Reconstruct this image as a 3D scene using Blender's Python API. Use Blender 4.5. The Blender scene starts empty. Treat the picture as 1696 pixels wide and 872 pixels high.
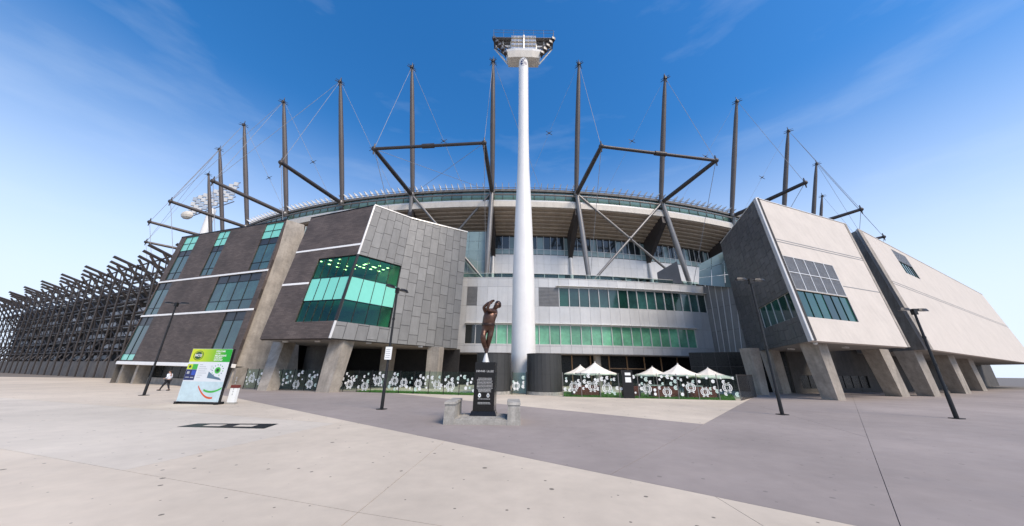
import bpy, bmesh, math, random
from mathutils import Vector, Matrix
random.seed(7)
SC = bpy.context.scene
COL = SC.collection
# ---------------------------------------------------------------- camera
FPX, CX, CY, EYE = 523., 848., 436., 2.1
PITCH = math.atan(179/523.); ROLL = math.atan2(19, 1526)
FW = Vector((0, math.cos(PITCH), math.sin(PITCH)))
_u = Vector((0, -math.sin(PITCH), math.cos(PITCH))); _r = Vector((1, 0, 0))
RT = _r*math.cos(ROLL) + _u*math.sin(ROLL)
UP = _u*math.cos(ROLL) - _r*math.sin(ROLL)
EYEP = Vector((0, 0, EYE))
cam = bpy.data.cameras.new('camera'); camo = bpy.data.objects.new('camera', cam); COL.objects.link(camo)
cam.sensor_fit = 'HORIZONTAL'; cam.sensor_width = 36; cam.lens = 36*FPX/1696.
cam.clip_start = .1; cam.clip_end = 6000
m = Matrix((RT, UP, -FW)).transposed().to_4x4(); m.translation = EYEP
camo.matrix_world = m
SC.camera = camo
# ---------------------------------------------------------------- light
SUN_EL, SUN_AZ = math.radians(48), math.radians(138)     # azimuth measured from +Y towards +X
sd = Vector((math.sin(SUN_AZ)*math.cos(SUN_EL), math.cos(SUN_AZ)*math.cos(SUN_EL), math.sin(SUN_EL)))
sl = bpy.data.lights.new('sun', 'SUN'); sl.energy = 2.4; sl.angle = math.radians(28); sl.color = (1, .87, .72)
so = bpy.data.objects.new('sun', sl); COL.objects.link(so); so.location = (60, -60, 80)
so.rotation_euler = sd.to_track_quat('Z', 'Y').to_euler()
W = bpy.data.worlds.new('World'); SC.world = W; W.use_nodes = True
nt = W.node_tree; nt.nodes.clear()
sky = nt.nodes.new('ShaderNodeTexSky'); sky.sky_type = 'NISHITA'; sky.sun_disc = False
sky.sun_elevation = SUN_EL; sky.sun_rotation = SUN_AZ
sky.air_density = 1.1; sky.dust_density = .4; sky.ozone_density = 2.2; sky.altitude = 50
bg = nt.nodes.new('ShaderNodeBackground'); bg.inputs[1].default_value = .12
wo = nt.nodes.new('ShaderNodeOutputWorld')
tc = nt.nodes.new('ShaderNodeTexCoord'); mp = nt.nodes.new('ShaderNodeMapping'); mp.inputs['Scale'].default_value = (1.2, 1.6, 6)
mp.inputs['Rotation'].default_value = (.3, .2, .4)
nz = nt.nodes.new('ShaderNodeTexNoise'); nz.inputs['Scale'].default_value = 1.7; nz.inputs['Detail'].default_value = 7; nz.inputs['Roughness'].default_value = .55
rp = nt.nodes.new('ShaderNodeMapRange'); rp.inputs[1].default_value = .52; rp.inputs[2].default_value = .85; rp.inputs[4].default_value = .22
mx = nt.nodes.new('ShaderNodeMix'); mx.data_type = 'RGBA'; mx.inputs[7].default_value = (4.2, 4.7, 5.4, 1)
nt.links.new(tc.outputs['Generated'], mp.inputs['Vector']); nt.links.new(mp.outputs[0], nz.inputs['Vector'])
nt.links.new(nz.outputs['Fac'], rp.inputs[0]); nt.links.new(rp.outputs[0], mx.inputs[0])
hs = nt.nodes.new('ShaderNodeHueSaturation'); hs.inputs['Saturation'].default_value = 1.38; hs.inputs['Value'].default_value = 1.0; hs.inputs['Hue'].default_value = .503
sx = nt.nodes.new('ShaderNodeSeparateXYZ'); hz_ = nt.nodes.new('ShaderNodeMapRange'); hz_.interpolation_type = 'SMOOTHSTEP'
for k_, v_ in zip((1, 2, 3, 4), (.64, .08, 0., .94)): hz_.inputs[k_].default_value = v_
m2x = nt.nodes.new('ShaderNodeMix'); m2x.data_type = 'RGBA'; m2x.inputs[7].default_value = (4.0, 4.6, 5.7, 1)
nt.links.new(tc.outputs['Generated'], sx.inputs[0]); nt.links.new(sx.outputs[2], hz_.inputs[0]); nt.links.new(hz_.outputs[0], m2x.inputs[0])
nt.links.new(sky.outputs[0], hs.inputs['Color']); nt.links.new(hs.outputs[0], m2x.inputs[6])
nt.links.new(m2x.outputs[2], mx.inputs[6]); nt.links.new(mx.outputs[2], bg.inputs[0]); nt.links.new(bg.outputs[0], wo.inputs[0])
SC.view_settings.view_transform = 'Standard'; SC.view_settings.look = 'None'
SC.view_settings.gamma = 1; SC.view_settings.use_curve_mapping = False; SC.view_settings.exposure = .8
# ---------------------------------------------------------------- survey helpers (sight lines of the photograph to real points)
def ray(x, y): return FW + RT*((x-CX)/FPX) - UP*((y-CY)/FPX)
def g(x, y, z=0.):
    d = ray(x, y); return EYEP + d*((z-EYE)/d.z)
def at(x, y, Y):
    d = ray(x, y); return EYEP + d*(Y/d.y)
def proj(P):
    d = P-EYEP; z = d.dot(FW); return CX+FPX*d.dot(RT)/z, CY-FPX*d.dot(UP)/z
RC = Vector((.7, 177.6, 0))                                # centre of the stadium ring
def ring(R, th, z): return Vector((RC.x+R*math.sin(th), RC.y-R*math.cos(th), z))
def rinv(x, y, R):                                         # sight line meets the cylinder of radius R
    d = ray(x, y); a = d.x**2+d.y**2; b = -RC.x*d.x - RC.y*d.y; c = RC.x**2+RC.y**2-R*R
    t = (-b-math.sqrt(max(b*b-a*c, 0)))/a; P = EYEP+d*t
    return math.atan2(P.x-RC.x, RC.y-P.y), P.z
def zof(x, y, R): return rinv(x, y, R)[1]
def thof(x, y, R): return rinv(x, y, R)[0]
# ---------------------------------------------------------------- mesh helpers
class MB:
    def __init__(s): s.v = []; s.f = []; s.uv = []
    def add(s, vs, fs, uvs=None):
        n = len(s.v); s.v += [tuple(p) for p in vs]
        for i, f in enumerate(fs):
            s.f.append([n+k for k in f]); s.uv.append(uvs[i] if uvs else None)
    def quad(s, a, b, c, d, uv=None): s.add([a, b, c, d], [[0, 1, 2, 3]], [uv] if uv else None)
    def hexa(s, p): s.add(p, [[3, 2, 1, 0], [4, 5, 6, 7], [0, 1, 5, 4], [1, 2, 6, 5], [2, 3, 7, 6], [3, 0, 4, 7]]); return s
    def box(s, c, sx, sy, sz, rz=0.):
        c = Vector(c); ca, sa = math.cos(rz), math.sin(rz); p = []
        for z in (-sz/2, sz/2):
            for x, y in ((-sx/2, -sy/2), (sx/2, -sy/2), (sx/2, sy/2), (-sx/2, sy/2)):
                p.append(c+Vector((x*ca-y*sa, x*sa+y*ca, z)))
        s.hexa(p); return s
    def prism(s, lo, hi):
        n = len(lo); s.add(list(lo)+list(hi), [list(range(n))[::-1], [n+i for i in range(n)]]+[[i, (i+1) % n, n+(i+1) % n, n+i] for i in range(n)])
        return s
    def tube(s, a, b, r0, r1=None, n=10):
        return s.pipe([a, b], [r0, r0 if r1 is None else r1], n)
    def pipe(s, pts, rs, n=8):
        pts = [Vector(p) for p in pts]
        if not isinstance(rs, (list, tuple)): rs = [rs]*len(pts)
        d0 = (pts[-1]-pts[0]).normalized(); h = Vector((0, 0, 1)) if abs(d0.z) < .9 else Vector((1, 0, 0))
        vs = []
        for i, p in enumerate(pts):
            d = (pts[min(i+1, len(pts)-1)]-pts[max(i-1, 0)]).normalized(); x = d.cross(h).normalized(); y = d.cross(x)
            for k in range(n):
                t = 2*math.pi*k/n; vs.append(p+(x*math.cos(t)+y*math.sin(t))*rs[i])
        fs = [list(range(n))[::-1], [(len(pts)-1)*n+k for k in range(n)]]
        for i in range(len(pts)-1):
            for k in range(n): fs.append([i*n+k, i*n+(k+1) % n, (i+1)*n+(k+1) % n, (i+1)*n+k])
        s.add(vs, fs); return s
    def lathe(s, prof, c=(0, 0, 0), n=20, a0=0., a1=2*math.pi):
        c = Vector(c); full = abs(a1-a0-2*math.pi) < 1e-6; m_ = n if full else n+1; vs = []
        for r, z in prof:
            for k in range(m_):
                t = a0+(a1-a0)*k/n; vs.append(c+Vector((r*math.cos(t), r*math.sin(t), z)))
        fs = []
        for i in range(len(prof)-1):
            for k in range(n):
                j = (k+1) % m_; fs.append([i*m_+k, i*m_+j, (i+1)*m_+j, (i+1)*m_+k])
        if full:
            fs.append([k for k in range(n)][::-1]); fs.append([(len(prof)-1)*n+k for k in range(n)])
        s.add(vs, fs); return s
    def ball(s, c, r, n=10, sz=None):
        sx, sy, sz_ = sz or (1, 1, 1); k = MB(); pr = [(max(math.cos(t), .02)*r, math.sin(t)*r) for t in [(-.5+i/6)*math.pi for i in range(7)]]
        k.lathe(pr, (0, 0, 0), n); c = Vector(c)
        s.add([c+Vector((p[0]*sx, p[1]*sy, p[2]*sz_)) for p in k.v], k.f); return s
    def mesh(s, name, mat, smooth=False):
        me = bpy.data.meshes.new(name); me.from_pydata(s.v, [], s.f)
        if any(s.uv):
            ul = me.uv_layers.new(name='UVMap'); i = 0
            for q, u in zip(s.f, s.uv):
                for k in range(len(q)):
                    if u: ul.data[i].uv = u[k]
                    i += 1
        bm = bmesh.new(); bm.from_mesh(me); bmesh.ops.recalc_face_normals(bm, faces=bm.faces); bm.to_mesh(me); bm.free()
        me.materials.append(mat)
        if smooth:
            me.polygons.foreach_set('use_smooth', [True]*len(me.polygons))
            try: me.set_sharp_from_angle(angle=math.radians(38))
            except Exception: pass
        return me
    def build(s, name, mat, parent=None, label=None, kind=None, smooth=False):
        return link(name, s.mesh(name, mat, smooth), parent, label, kind)
def link(name, me, parent=None, label=None, kind=None):
    o = bpy.data.objects.new(name, me); COL.objects.link(o)
    if parent is not None:
        o.parent = parent
        if parent.get('_w'): o.location = -parent.location
    if label: o['label'] = label
    if kind: o['kind'] = kind
    return o
def tag(o, label, cat, group=None, kind=None):
    o['label'] = label; o['category'] = cat
    if group: o['group'] = group
    if kind: o['kind'] = kind
    return o
def thing(name, label, cat, loc=(0, 0, 0), group=None, world=True, rz=0.):
    """Empty at the thing's base; world=True: the parts are given in world coordinates"""
    o = bpy.data.objects.new(name, None); COL.objects.link(o); o.location = loc; o.empty_display_size = .3
    if world: o['_w'] = 1
    else: o.rotation_euler.z = rz
    return tag(o, label, cat, group)
def copy_tree(o, loc, rz=0., scale=1., label=None, parent=None):
    c = o.copy(); COL.objects.link(c)
    if parent is None:
        c.location = loc; c.rotation_euler.z = rz; c.scale = (scale,)*3
        if label: c['label'] = label
    else: c.parent = parent
    for ch in o.children: copy_tree(ch, None, parent=c)
    return c
def sub(pts, n):                                           # evenly spaced numbers a..b
    a, b = pts; return [a+(b-a)*i/n for i in range(n+1)]
class Patch:
    """a four-cornered (slightly twisted) wall face: u to the right, v upwards"""
    def __init__(s, p00, p10, p11, p01):
        s.p = [Vector(q) for q in (p00, p10, p11, p01)]
        s.W = ((s.p[1]-s.p[0]).length+(s.p[2]-s.p[3]).length)/2; s.H = ((s.p[3]-s.p[0]).length+(s.p[2]-s.p[1]).length)/2
        n = (s.p[1]-s.p[0]).cross(s.p[3]-s.p[0]).normalized()
        s.n = n if n.dot(EYEP-s.p[0]) > 0 else -n
    def S(s, u, v, off=0.):
        a, b, c, d = s.p
        return a*((1-u)*(1-v))+b*(u*(1-v))+c*(u*v)+d*((1-u)*v)+s.n*off
    def inv(s, x, y):
        u = v = .5
        for _ in range(25):
            q = proj(s.S(u, v)); e = 1e-4; a = proj(s.S(u+e, v)); b = proj(s.S(u, v+e))
            j = [(a[0]-q[0])/e, (b[0]-q[0])/e, (a[1]-q[1])/e, (b[1]-q[1])/e]; det = j[0]*j[3]-j[1]*j[2]
            dx, dy = x-q[0], y-q[1]
            u += (j[3]*dx-j[1]*dy)/det; v += (-j[2]*dx+j[0]*dy)/det
            u = max(-3, min(4, u)); v = max(-3, min(4, v))
        return u, v
    def rect(s, tl, tr, br, bl):
        a, b, c, d = s.inv(*tl), s.inv(*tr), s.inv(*br), s.inv(*bl)
        return ((a[0]+d[0])/2, (b[0]+c[0])/2, (c[1]+d[1])/2, (a[1]+b[1])/2)     # u0 u1 v0 v1
class Cyl:
    """face on the stadium ring: u angle, v height"""
    def __init__(s, R): s.R = R
    def S(s, u, v, off=0.): return ring(s.R+off, u, v)
def slab(F, u0, u1, v0, v1, o0, o1, mb=None, n=1):
    mb = mb or MB()
    for i in range(n):
        a = u0+(u1-u0)*i/n; b = u0+(u1-u0)*(i+1)/n
        mb.hexa([F.S(a, v0, o0), F.S(b, v0, o0), F.S(b, v0, o1), F.S(a, v0, o1), F.S(a, v1, o0), F.S(b, v1, o0), F.S(b, v1, o1), F.S(a, v1, o1)])
    return mb
def wall(F, holes, depth, mb=None):
    """one wall sheet with real openings and reveals; uv in metres"""
    mb = mb or MB()
    us = sorted({0., 1., *[h[0] for h in holes], *[h[1] for h in holes]}); vs = sorted({0., 1., *[h[2] for h in holes], *[h[3] for h in holes]})
    us = [u for u in us if 0 <= u <= 1]; vs = [v for v in vs if 0 <= v <= 1]
    def fine(q, n): return [q[0]]+[a+(b-a)*(k+1)/max(1, math.ceil((b-a)*n)) for a, b in zip(q, q[1:]) for k in range(max(1, math.ceil((b-a)*n)))]
    us, vs = fine(us, 14), fine(vs, 14)
    def inh(u, v): return any(h[0] < u < h[1] and h[2] < v < h[3] for h in holes) or not (0 < u < 1 and 0 < v < 1)
    for i in range(len(us)-1):
        for j in range(len(vs)-1):
            a, b, c, d = us[i], us[i+1], vs[j], vs[j+1]; um, vm = (a+b)/2, (c+d)/2
            if inh(um, vm): continue
            q = [(a, c), (b, c), (b, d), (a, d)]
            mb.quad(*[F.S(*k) for k in q], uv=[(k[0]*F.W, k[1]*F.H) for k in q])
            for (p, r, pu, pv) in ((0, 1, um, c-1e-4), (1, 2, b+1e-4, vm), (2, 3, um, d+1e-4), (3, 0, a-1e-4, vm)):
                if inh(pu, pv):
                    mb.quad(F.S(*q[p]), F.S(*q[r]), F.S(*q[r], -depth), F.S(*q[p], -depth), uv=[(q[p][0]*F.W, q[p][1]*F.H)]*4)
    return mb
# ---------------------------------------------------------------- materials
def new_mat(name):
    m_ = bpy.data.materials.new(name); m_.use_nodes = True; return m_, m_.node_tree.nodes, m_.node_tree.links, m_.node_tree.nodes['Principled BSDF']
def mat(name, c, rough=.6, metal=0., var=.12, scale=1.5, rand=0., bump=0., bscale=30., streak=0., spec=.5, spots=0., emit=0., coat=0., dirt=(.5, .45, .4)):
    m_, N, L, P = new_mat(name); c = tuple(c)
    P.inputs['Roughness'].default_value = rough; P.inputs['Metallic'].default_value = metal; P.inputs['Specular IOR Level'].default_value = spec
    if coat: P.inputs['Coat Weight'].default_value = coat; P.inputs['Coat Roughness'].default_value = .08
    T = N.new('ShaderNodeTexCoord')
    def noise(sc, det=6, vec=None, rough_=.6):
        n = N.new('ShaderNodeTexNoise'); n.inputs['Scale'].default_value = sc; n.inputs['Detail'].default_value = det; n.inputs['Roughness'].default_value = rough_
        L.new(vec or T.outputs['Object'], n.inputs['Vector']); return n.outputs['Fac']
    def mr(src, a, b, lo, hi):
        n = N.new('ShaderNodeMapRange'); L.new(src, n.inputs[0])
        for i, k in zip((1, 2, 3, 4), (a, b, lo, hi)): n.inputs[i].default_value = k
        return n.outputs[0]
    def mul(a, b):
        n = N.new('ShaderNodeMath'); n.operation = 'MULTIPLY'; L.new(a, n.inputs[0]); L.new(b, n.inputs[1]); return n.outputs[0]
    f = mr(noise(scale), .3, .7, 1-var, 1+var)
    if spots: f = mul(f, mr(noise(.07, 5), .35, .65, .86, 1.1))
    f = mul(f, mr(noise(scale*7.3, 4), .3, .7, 1-var*.5, 1+var*.5))
    if rand:
        oi = N.new('ShaderNodeObjectInfo'); f = mul(f, mr(oi.outputs['Random'], 0, 1, 1-rand, 1+rand))
    if streak:
        mp_ = N.new('ShaderNodeMapping'); mp_.inputs['Scale'].default_value = (1, 1, .07); L.new(T.outputs['Object'], mp_.inputs[0])
        f = mul(f, mr(noise(2.2, 5, mp_.outputs[0]), .42, .72, 1., 1-streak))
    if spots:
        vo = N.new('ShaderNodeTexVoronoi'); vo.voronoi_dimensions = '2D'; vo.inputs['Scale'].default_value = 1.35; L.new(T.outputs['Object'], vo.inputs['Vector'])
        th = mr(noise(.8, 2), .42, .7, .0, .075)
        gt = N.new('ShaderNodeMath'); gt.operation = 'GREATER_THAN'; L.new(vo.outputs['Distance'], gt.inputs[0]); L.new(th, gt.inputs[1])
        f = mul(f, mr(gt.outputs[0], 0, 1, 1-spots, 1))
    mx_ = N.new('ShaderNodeMix'); mx_.data_type = 'RGBA'; mx_.blend_type = 'MULTIPLY'; mx_.inputs[0].default_value = 1; mx_.inputs[6].default_value = (*c, 1)
    L.new(f, mx_.inputs[7]); L.new(mx_.outputs[2], P.inputs['Base Color'])
    rr = mr(noise(scale*3.1, 3), .3, .7, max(rough-.08, .02), min(rough+.08, 1)); L.new(rr, P.inputs['Roughness'])
    if bump:
        b = N.new('ShaderNodeBump'); b.inputs['Strength'].default_value = bump; b.inputs['Distance'].default_value = .02
        L.new(noise(bscale, 5), b.inputs['Height']); L.new(b.outputs[0], P.inputs['Normal'])
    if emit:
        P.inputs['Emission Color'].default_value = (*c, 1); P.inputs['Emission Strength'].default_value = emit
    return m_
def brick_mat(name, c1, c2, mortar, bw, bh):
    m_, N, L, P = new_mat(name); T = N.new('ShaderNodeTexCoord')
    b = N.new('ShaderNodeTexBrick'); L.new(T.outputs['UV'], b.inputs['Vector'])
    b.inputs['Scale'].default_value = 1; b.inputs['Brick Width'].default_value = bw; b.inputs['Row Height'].default_value = bh; b.inputs['Mortar Size'].default_value = .012
    b.inputs['Color1'].default_value = (*c1, 1); b.inputs['Color2'].default_value = (*c2, 1); b.inputs['Mortar'].default_value = (*mortar, 1); b.inputs['Bias'].default_value = -.1
    n = N.new('ShaderNodeTexNoise'); n.inputs['Scale'].default_value = .35; n.inputs['Detail'].default_value = 6; L.new(T.outputs['UV'], n.inputs['Vector'])
    r = N.new('ShaderNodeMapRange'); L.new(n.outputs['Fac'], r.inputs[0]); r.inputs[1].default_value = .3; r.inputs[2].default_value = .7; r.inputs[3].default_value = .72; r.inputs[4].default_value = 1.3
    x = N.new('ShaderNodeMix'); x.data_type = 'RGBA'; x.blend_type = 'MULTIPLY'; x.inputs[0].default_value = 1; L.new(b.outputs['Color'], x.inputs[6]); L.new(r.outputs[0], x.inputs[7])
    L.new(x.outputs[2], P.inputs['Base Color']); P.inputs['Roughness'].default_value = .75
    bu = N.new('ShaderNodeBump'); bu.invert = True; bu.inputs['Strength'].default_value = .6; bu.inputs['Distance'].default_value = .03; L.new(b.outputs['Fac'], bu.inputs['Height']); L.new(bu.outputs[0], P.inputs['Normal'])
    return m_
def glass_mat(name, tint, refl=.12, rough=.03, rand=0.):
    m_, N, L, P = new_mat(name); N.remove(P); out = [n for n in N if n.type == 'OUTPUT_MATERIAL'][0]
    t = N.new('ShaderNodeBsdfTransparent'); t.inputs[0].default_value = (*tint, 1)
    gl = N.new('ShaderNodeBsdfGlossy'); gl.inputs['Roughness'].default_value = rough; gl.inputs[0].default_value = (.85, 1, .95, 1)
    lw = N.new('ShaderNodeLayerWeight'); fr = N.new('ShaderNodeMath'); fr.operation = 'POWER'; fr.inputs[1].default_value = 5; L.new(lw.outputs['Facing'], fr.inputs[0])
    a = N.new('ShaderNodeMath'); a.operation = 'ADD'; a.use_clamp = True; a.inputs[1].default_value = refl; L.new(fr.outputs[0], a.inputs[0])
    s = N.new('ShaderNodeMixShader'); L.new(a.outputs[0], s.inputs[0]); L.new(t.outputs[0], s.inputs[1]); L.new(gl.outputs[0], s.inputs[2]); L.new(s.outputs[0], out.inputs[0])
    return m_
M = dict(
    earth=mat('joint_grit', (.17, .15, .13), .95),
    cream=mat('cream_paving', (.565, .487, .388), .8, var=.09, scale=.35, bump=.15, bscale=60, spots=.68),
    cream2=mat('pale_paving', (.56, .50, .415), .8, var=.08, scale=.35, bump=.15, bscale=60, spots=.45),
    mauve=mat('mauve_paving', (.295, .252, .228), .8, var=.1, scale=.3, bump=.2, bscale=60, spots=.3),
    concrete=mat('raw_concrete', (.34, .305, .26), .85, var=.22, scale=.6, bump=.25, bscale=18, streak=.3),
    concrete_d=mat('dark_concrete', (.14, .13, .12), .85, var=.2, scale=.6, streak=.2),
    pale=mat('pale_concrete', (.57, .52, .46), .8, var=.05, scale=.5, streak=.08, bump=.12, bscale=20),
    brick=brick_mat('brown_stone_cladding', (.068, .052, .045), (.105, .082, .072), (.04, .031, .028), .62, .17),
    zinc=mat('zinc_panel', (.205, .205, .198), .62, .1, var=.08, rand=.10, scale=.8, streak=.12),
    zinc_d=mat('seam_shadow', (.05, .05, .05), .8),
    zinc2=mat('shaded_zinc_panel', (.105, .105, .108), .5, .2, var=.1, rand=.16, scale=.8),  # darker copy of the zinc: shade of the left-facing side put into the colour
    white=mat('white_paint', (.78, .77, .74), .45, var=.04, scale=.4, streak=.07),
    trim=mat('pale_metal_trim', (.62, .61, .58), .4, .2, var=.05),
    silver=mat('silver_panel', (.56, .56, .55), .45, .25, var=.05, rand=.07, scale=.5, streak=.08),
    wallwhite=mat('white_wall_panel', (.72, .72, .71), .5, var=.04, rand=.05),
    mint=mat('mint_spandrel_glass', (.20, .60, .47), .12, var=.03, rand=.05, spec=.8),
    teal=mat('teal_glass', (.020, .062, .058), .04, var=.45, scale=.22, rand=.4, spec=1.),  # broad mottling stands in for reflected clouds, put into the colour
    dkglass=mat('dark_glass', (.012, .016, .017), .05, var=.1, rand=.3, spec=.8),
    green=mat('green_glass', (.13, .36, .22), .10, var=.3, rand=.3, scale=.35, spec=.8),
    greend=mat('deep_green_glass', (.012, .06, .045), .06, var=.3, rand=.6, scale=.3, spec=.8),
    screen=mat('grey_green_glass', (.23, .31, .30), .12, var=.05, rand=.1, spec=.7),
    roofglass=mat('roof_edge_glass', (.10, .175, .155), .1, var=.1, rand=.25, spec=.8),
    shopglass=mat('black_shop_glass', (.010, .011, .011), .3, var=.1, rand=.3, spec=.25),
    room=mat('dim_room', (.34, .46, .40), .8, var=.1),
    roomc=mat('room_ceiling', (.5, .62, .56), .8, var=.05),
    roomg=glass_mat('green_window_glass', (.50, .80, .66), .05),
    clear=glass_mat('clear_fence_glass', (.80, .90, .86), .025),
    black=mat('black_metal', (.012, .012, .013), .45, .3),
    blackp=mat('black_panel', (.02, .02, .022), .35),
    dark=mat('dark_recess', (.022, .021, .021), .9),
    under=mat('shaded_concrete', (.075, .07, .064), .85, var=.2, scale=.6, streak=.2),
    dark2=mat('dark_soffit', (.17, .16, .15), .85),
    soffit=mat('grey_soffit', (.26, .245, .225), .85, var=.06),
    steel=mat('brown_grey_steel', (.115, .098, .09), .5, .3, var=.1, scale=.3, rand=.1),
    steel_l=mat('light_steel', (.23, .22, .21), .4, .5, var=.08),
    steel_d=mat('dark_steel', (.06, .052, .05), .5, .3),
    cable=mat('cable_steel', (.33, .33, .34), .9, 0., spec=.05),
    tread=mat('tan_precast_concrete', (.44, .355, .27), .85, var=.12, scale=.4, streak=.15, rand=.06),
    fascia=mat('cream_fascia', (.62, .58, .51), .7, var=.07, streak=.1),
    louver=mat('grey_louver', (.20, .20, .20), .5, .3),
    tan=mat('tan_timber', (.36, .22, .12), .6, var=.15),
    canvas=mat('ivory_canvas', (.82, .76, .66), .8, var=.05),
    bronze=mat('bronze', (.095, .050, .035), .36, .55, var=.35, scale=5, bump=.8, bscale=7),
    bronze_d=mat('dark_bronze', (.04, .022, .017), .4, .55, var=.3, scale=6),
    granite=mat('black_granite', (.010, .009, .009), .22, var=.3, scale=20, spec=.3),
    drum=mat('charcoal_cladding', (.045, .046, .045), .55, .2, var=.08),
    oldstone=mat('weathered_stone', (.36, .345, .31), .9, var=.28, scale=2.2, bump=.4, bscale=14, streak=.35),
    red=mat('brick_red_paint', (.16, .03, .022), .6, var=.2),
    grass=mat('grass_blades', (.10, .24, .03), .8, var=.25, scale=3),
    lawn=mat('lawn_soil', (.07, .16, .025), .9, var=.25, scale=3),
    print_w=mat('white_print', (.80, .82, .80), .5, var=.02),
    print_g=mat('pale_green_print', (.55, .70, .63), .5, var=.02),
    letter=mat('engraved_letter', (.50, .50, .49), .5, var=.02),
    navy=mat('navy_print', (.012, .02, .10), .4), blue=mat('blue_print', (.03, .08, .42), .4), slate=mat('slate_print', (.09, .16, .22), .4),
    gprint=mat('green_print', (.05, .42, .05), .4), lime=mat('lime_print', (.52, .62, .02), .4), redp=mat('orange_red_print', (.62, .10, .03), .4), sgrey=mat('grey_print', (.38, .40, .42), .5),
    paleblue=mat('pale_blue_print', (.50, .64, .68), .4, var=.12, scale=.8),
    signw=mat('sign_white', (.66, .70, .72), .35, var=.02), dgreen=mat('dark_green_print', (.01, .06, .02), .4),
    lamp=mat('lit_ceiling_lamp', (1, .85, .45), .5, emit=5.), lens=mat('floodlight_glass', (.55, .55, .54), .15, .5, var=.1),
    skin=mat('skin', (.42, .25, .18), .6), shirt=mat('white_shirt', (.76, .79, .86), .8, var=.04), trouser=mat('black_trousers', (.014, .014, .017), .8), hair=mat('dark_hair', (.03, .02, .015), .7),
    facade=mat('far_panel', (.42, .43, .44), .5, .2, rand=.3),
)
def sign_gradient():
    m_, N, L, P = new_mat('lime_to_green_print'); T = N.new('ShaderNodeTexCoord'); s = N.new('ShaderNodeSeparateXYZ'); r = N.new('ShaderNodeValToRGB')
    L.new(T.outputs['UV'], s.inputs[0]); L.new(s.outputs[0], r.inputs[0]); r.color_ramp.elements[0].color = (.58, .66, .015, 1); r.color_ramp.elements[1].color = (.01, .36, .02, 1)
    r.color_ramp.elements[0].position = .12; r.color_ramp.elements[1].position = .85; L.new(r.outputs[0], P.inputs['Base Color']); P.inputs['Roughness'].default_value = .35; return m_
M['grad'] = sign_gradient()
# ---------------------------------------------------------------- lettering
def text_mesh2d(s, size=1., bold=0.):
    cu = bpy.data.curves.new('lettering', 'FONT'); cu.body = s; cu.size = size; cu.align_x = 'CENTER'; cu.align_y = 'CENTER'; cu.offset = bold; cu.resolution_u = 3
    o = bpy.data.objects.new('lettering', cu); COL.objects.link(o); dg = bpy.context.evaluated_depsgraph_get()
    me = bpy.data.meshes.new_from_object(o.evaluated_get(dg)); bpy.data.objects.remove(o); bpy.data.curves.remove(cu)
    v = [tuple(p.co) for p in me.vertices]; f = [list(p.vertices) for p in me.polygons]; bpy.data.meshes.remove(me); return v, f
def write(F, s, u, v, size, mat_, parent, off=.006, wide=1., bold=0., name='lettering'):
    vs, fs = text_mesh2d(s, size, bold); mb = MB()
    mb.add([F.S(u+p[0]*wide/F.W, v+p[1]/F.H, off) for p in vs], fs); return mb.build(name, mat_, parent)
def stroke(mb, pts, w, F2=None):
    """flat printed stroke along a 2-D polyline (x, z plane)"""
    n = len(pts); L_, R_ = [], []
    for i in range(n):
        a = pts[max(i-1, 0)]; b = pts[min(i+1, n-1)]; dx, dy = b[0]-a[0], b[1]-a[1]; l = math.hypot(dx, dy) or 1
        nx, ny = -dy/l*w/2, dx/l*w/2; L_.append((pts[i][0]+nx, pts[i][1]+ny)); R_.append((pts[i][0]-nx, pts[i][1]-ny))
    mb.add([(p[0], 0, p[1]) for p in L_]+[(p[0], 0, p[1]) for p in R_], [[i, i+1, n+i+1, n+i] for i in range(n-1)])
def arc(cx, cy, r, a0, a1, n=14): return [(cx+r*math.cos(math.radians(a0+(a1-a0)*i/n)), cy+r*math.sin(math.radians(a0+(a1-a0)*i/n))) for i in range(n+1)]
def monogram():
    mb = MB()                                              # two interlaced letters C and an M between them
    stroke(mb, arc(-.06, 0, .40, 50, 310), .075); stroke(mb, arc(.06, 0, .40, 130, -130), .075)
    stroke(mb, arc(-.06, 0, .27, 45, 315), .045); stroke(mb, arc(.06, 0, .27, 135, -135), .045)
    stroke(mb, [(-.22, -.5), (-.22, .5), (0, -.1), (.22, .5), (.22, -.5)], .075)
    for x in (-.22, .22):
        stroke(mb, [(x-.1, -.5), (x+.1, -.5)], .06); stroke(mb, [(x-.1, .5), (x+.06, .5)], .06)
    return mb
MONO = monogram().mesh('emblem', M['print_w'])
def small_mono():
    mb = MB(); stroke(mb, arc(0, 0, .36, 40, 320, 12), .2); stroke(mb, arc(0, 0, .12, 0, 360, 8), .18); return mb
SMALL = small_mono().mesh('emblem', M['print_g']); SMALLW = small_mono().mesh('emblem', M['print_w'])
def dot_():
    mb = MB(); stroke(mb, arc(0, 0, .2, 0, 360, 10), .4); return mb
DOT = dot_().mesh('emblem', M['print_w'])
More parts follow.
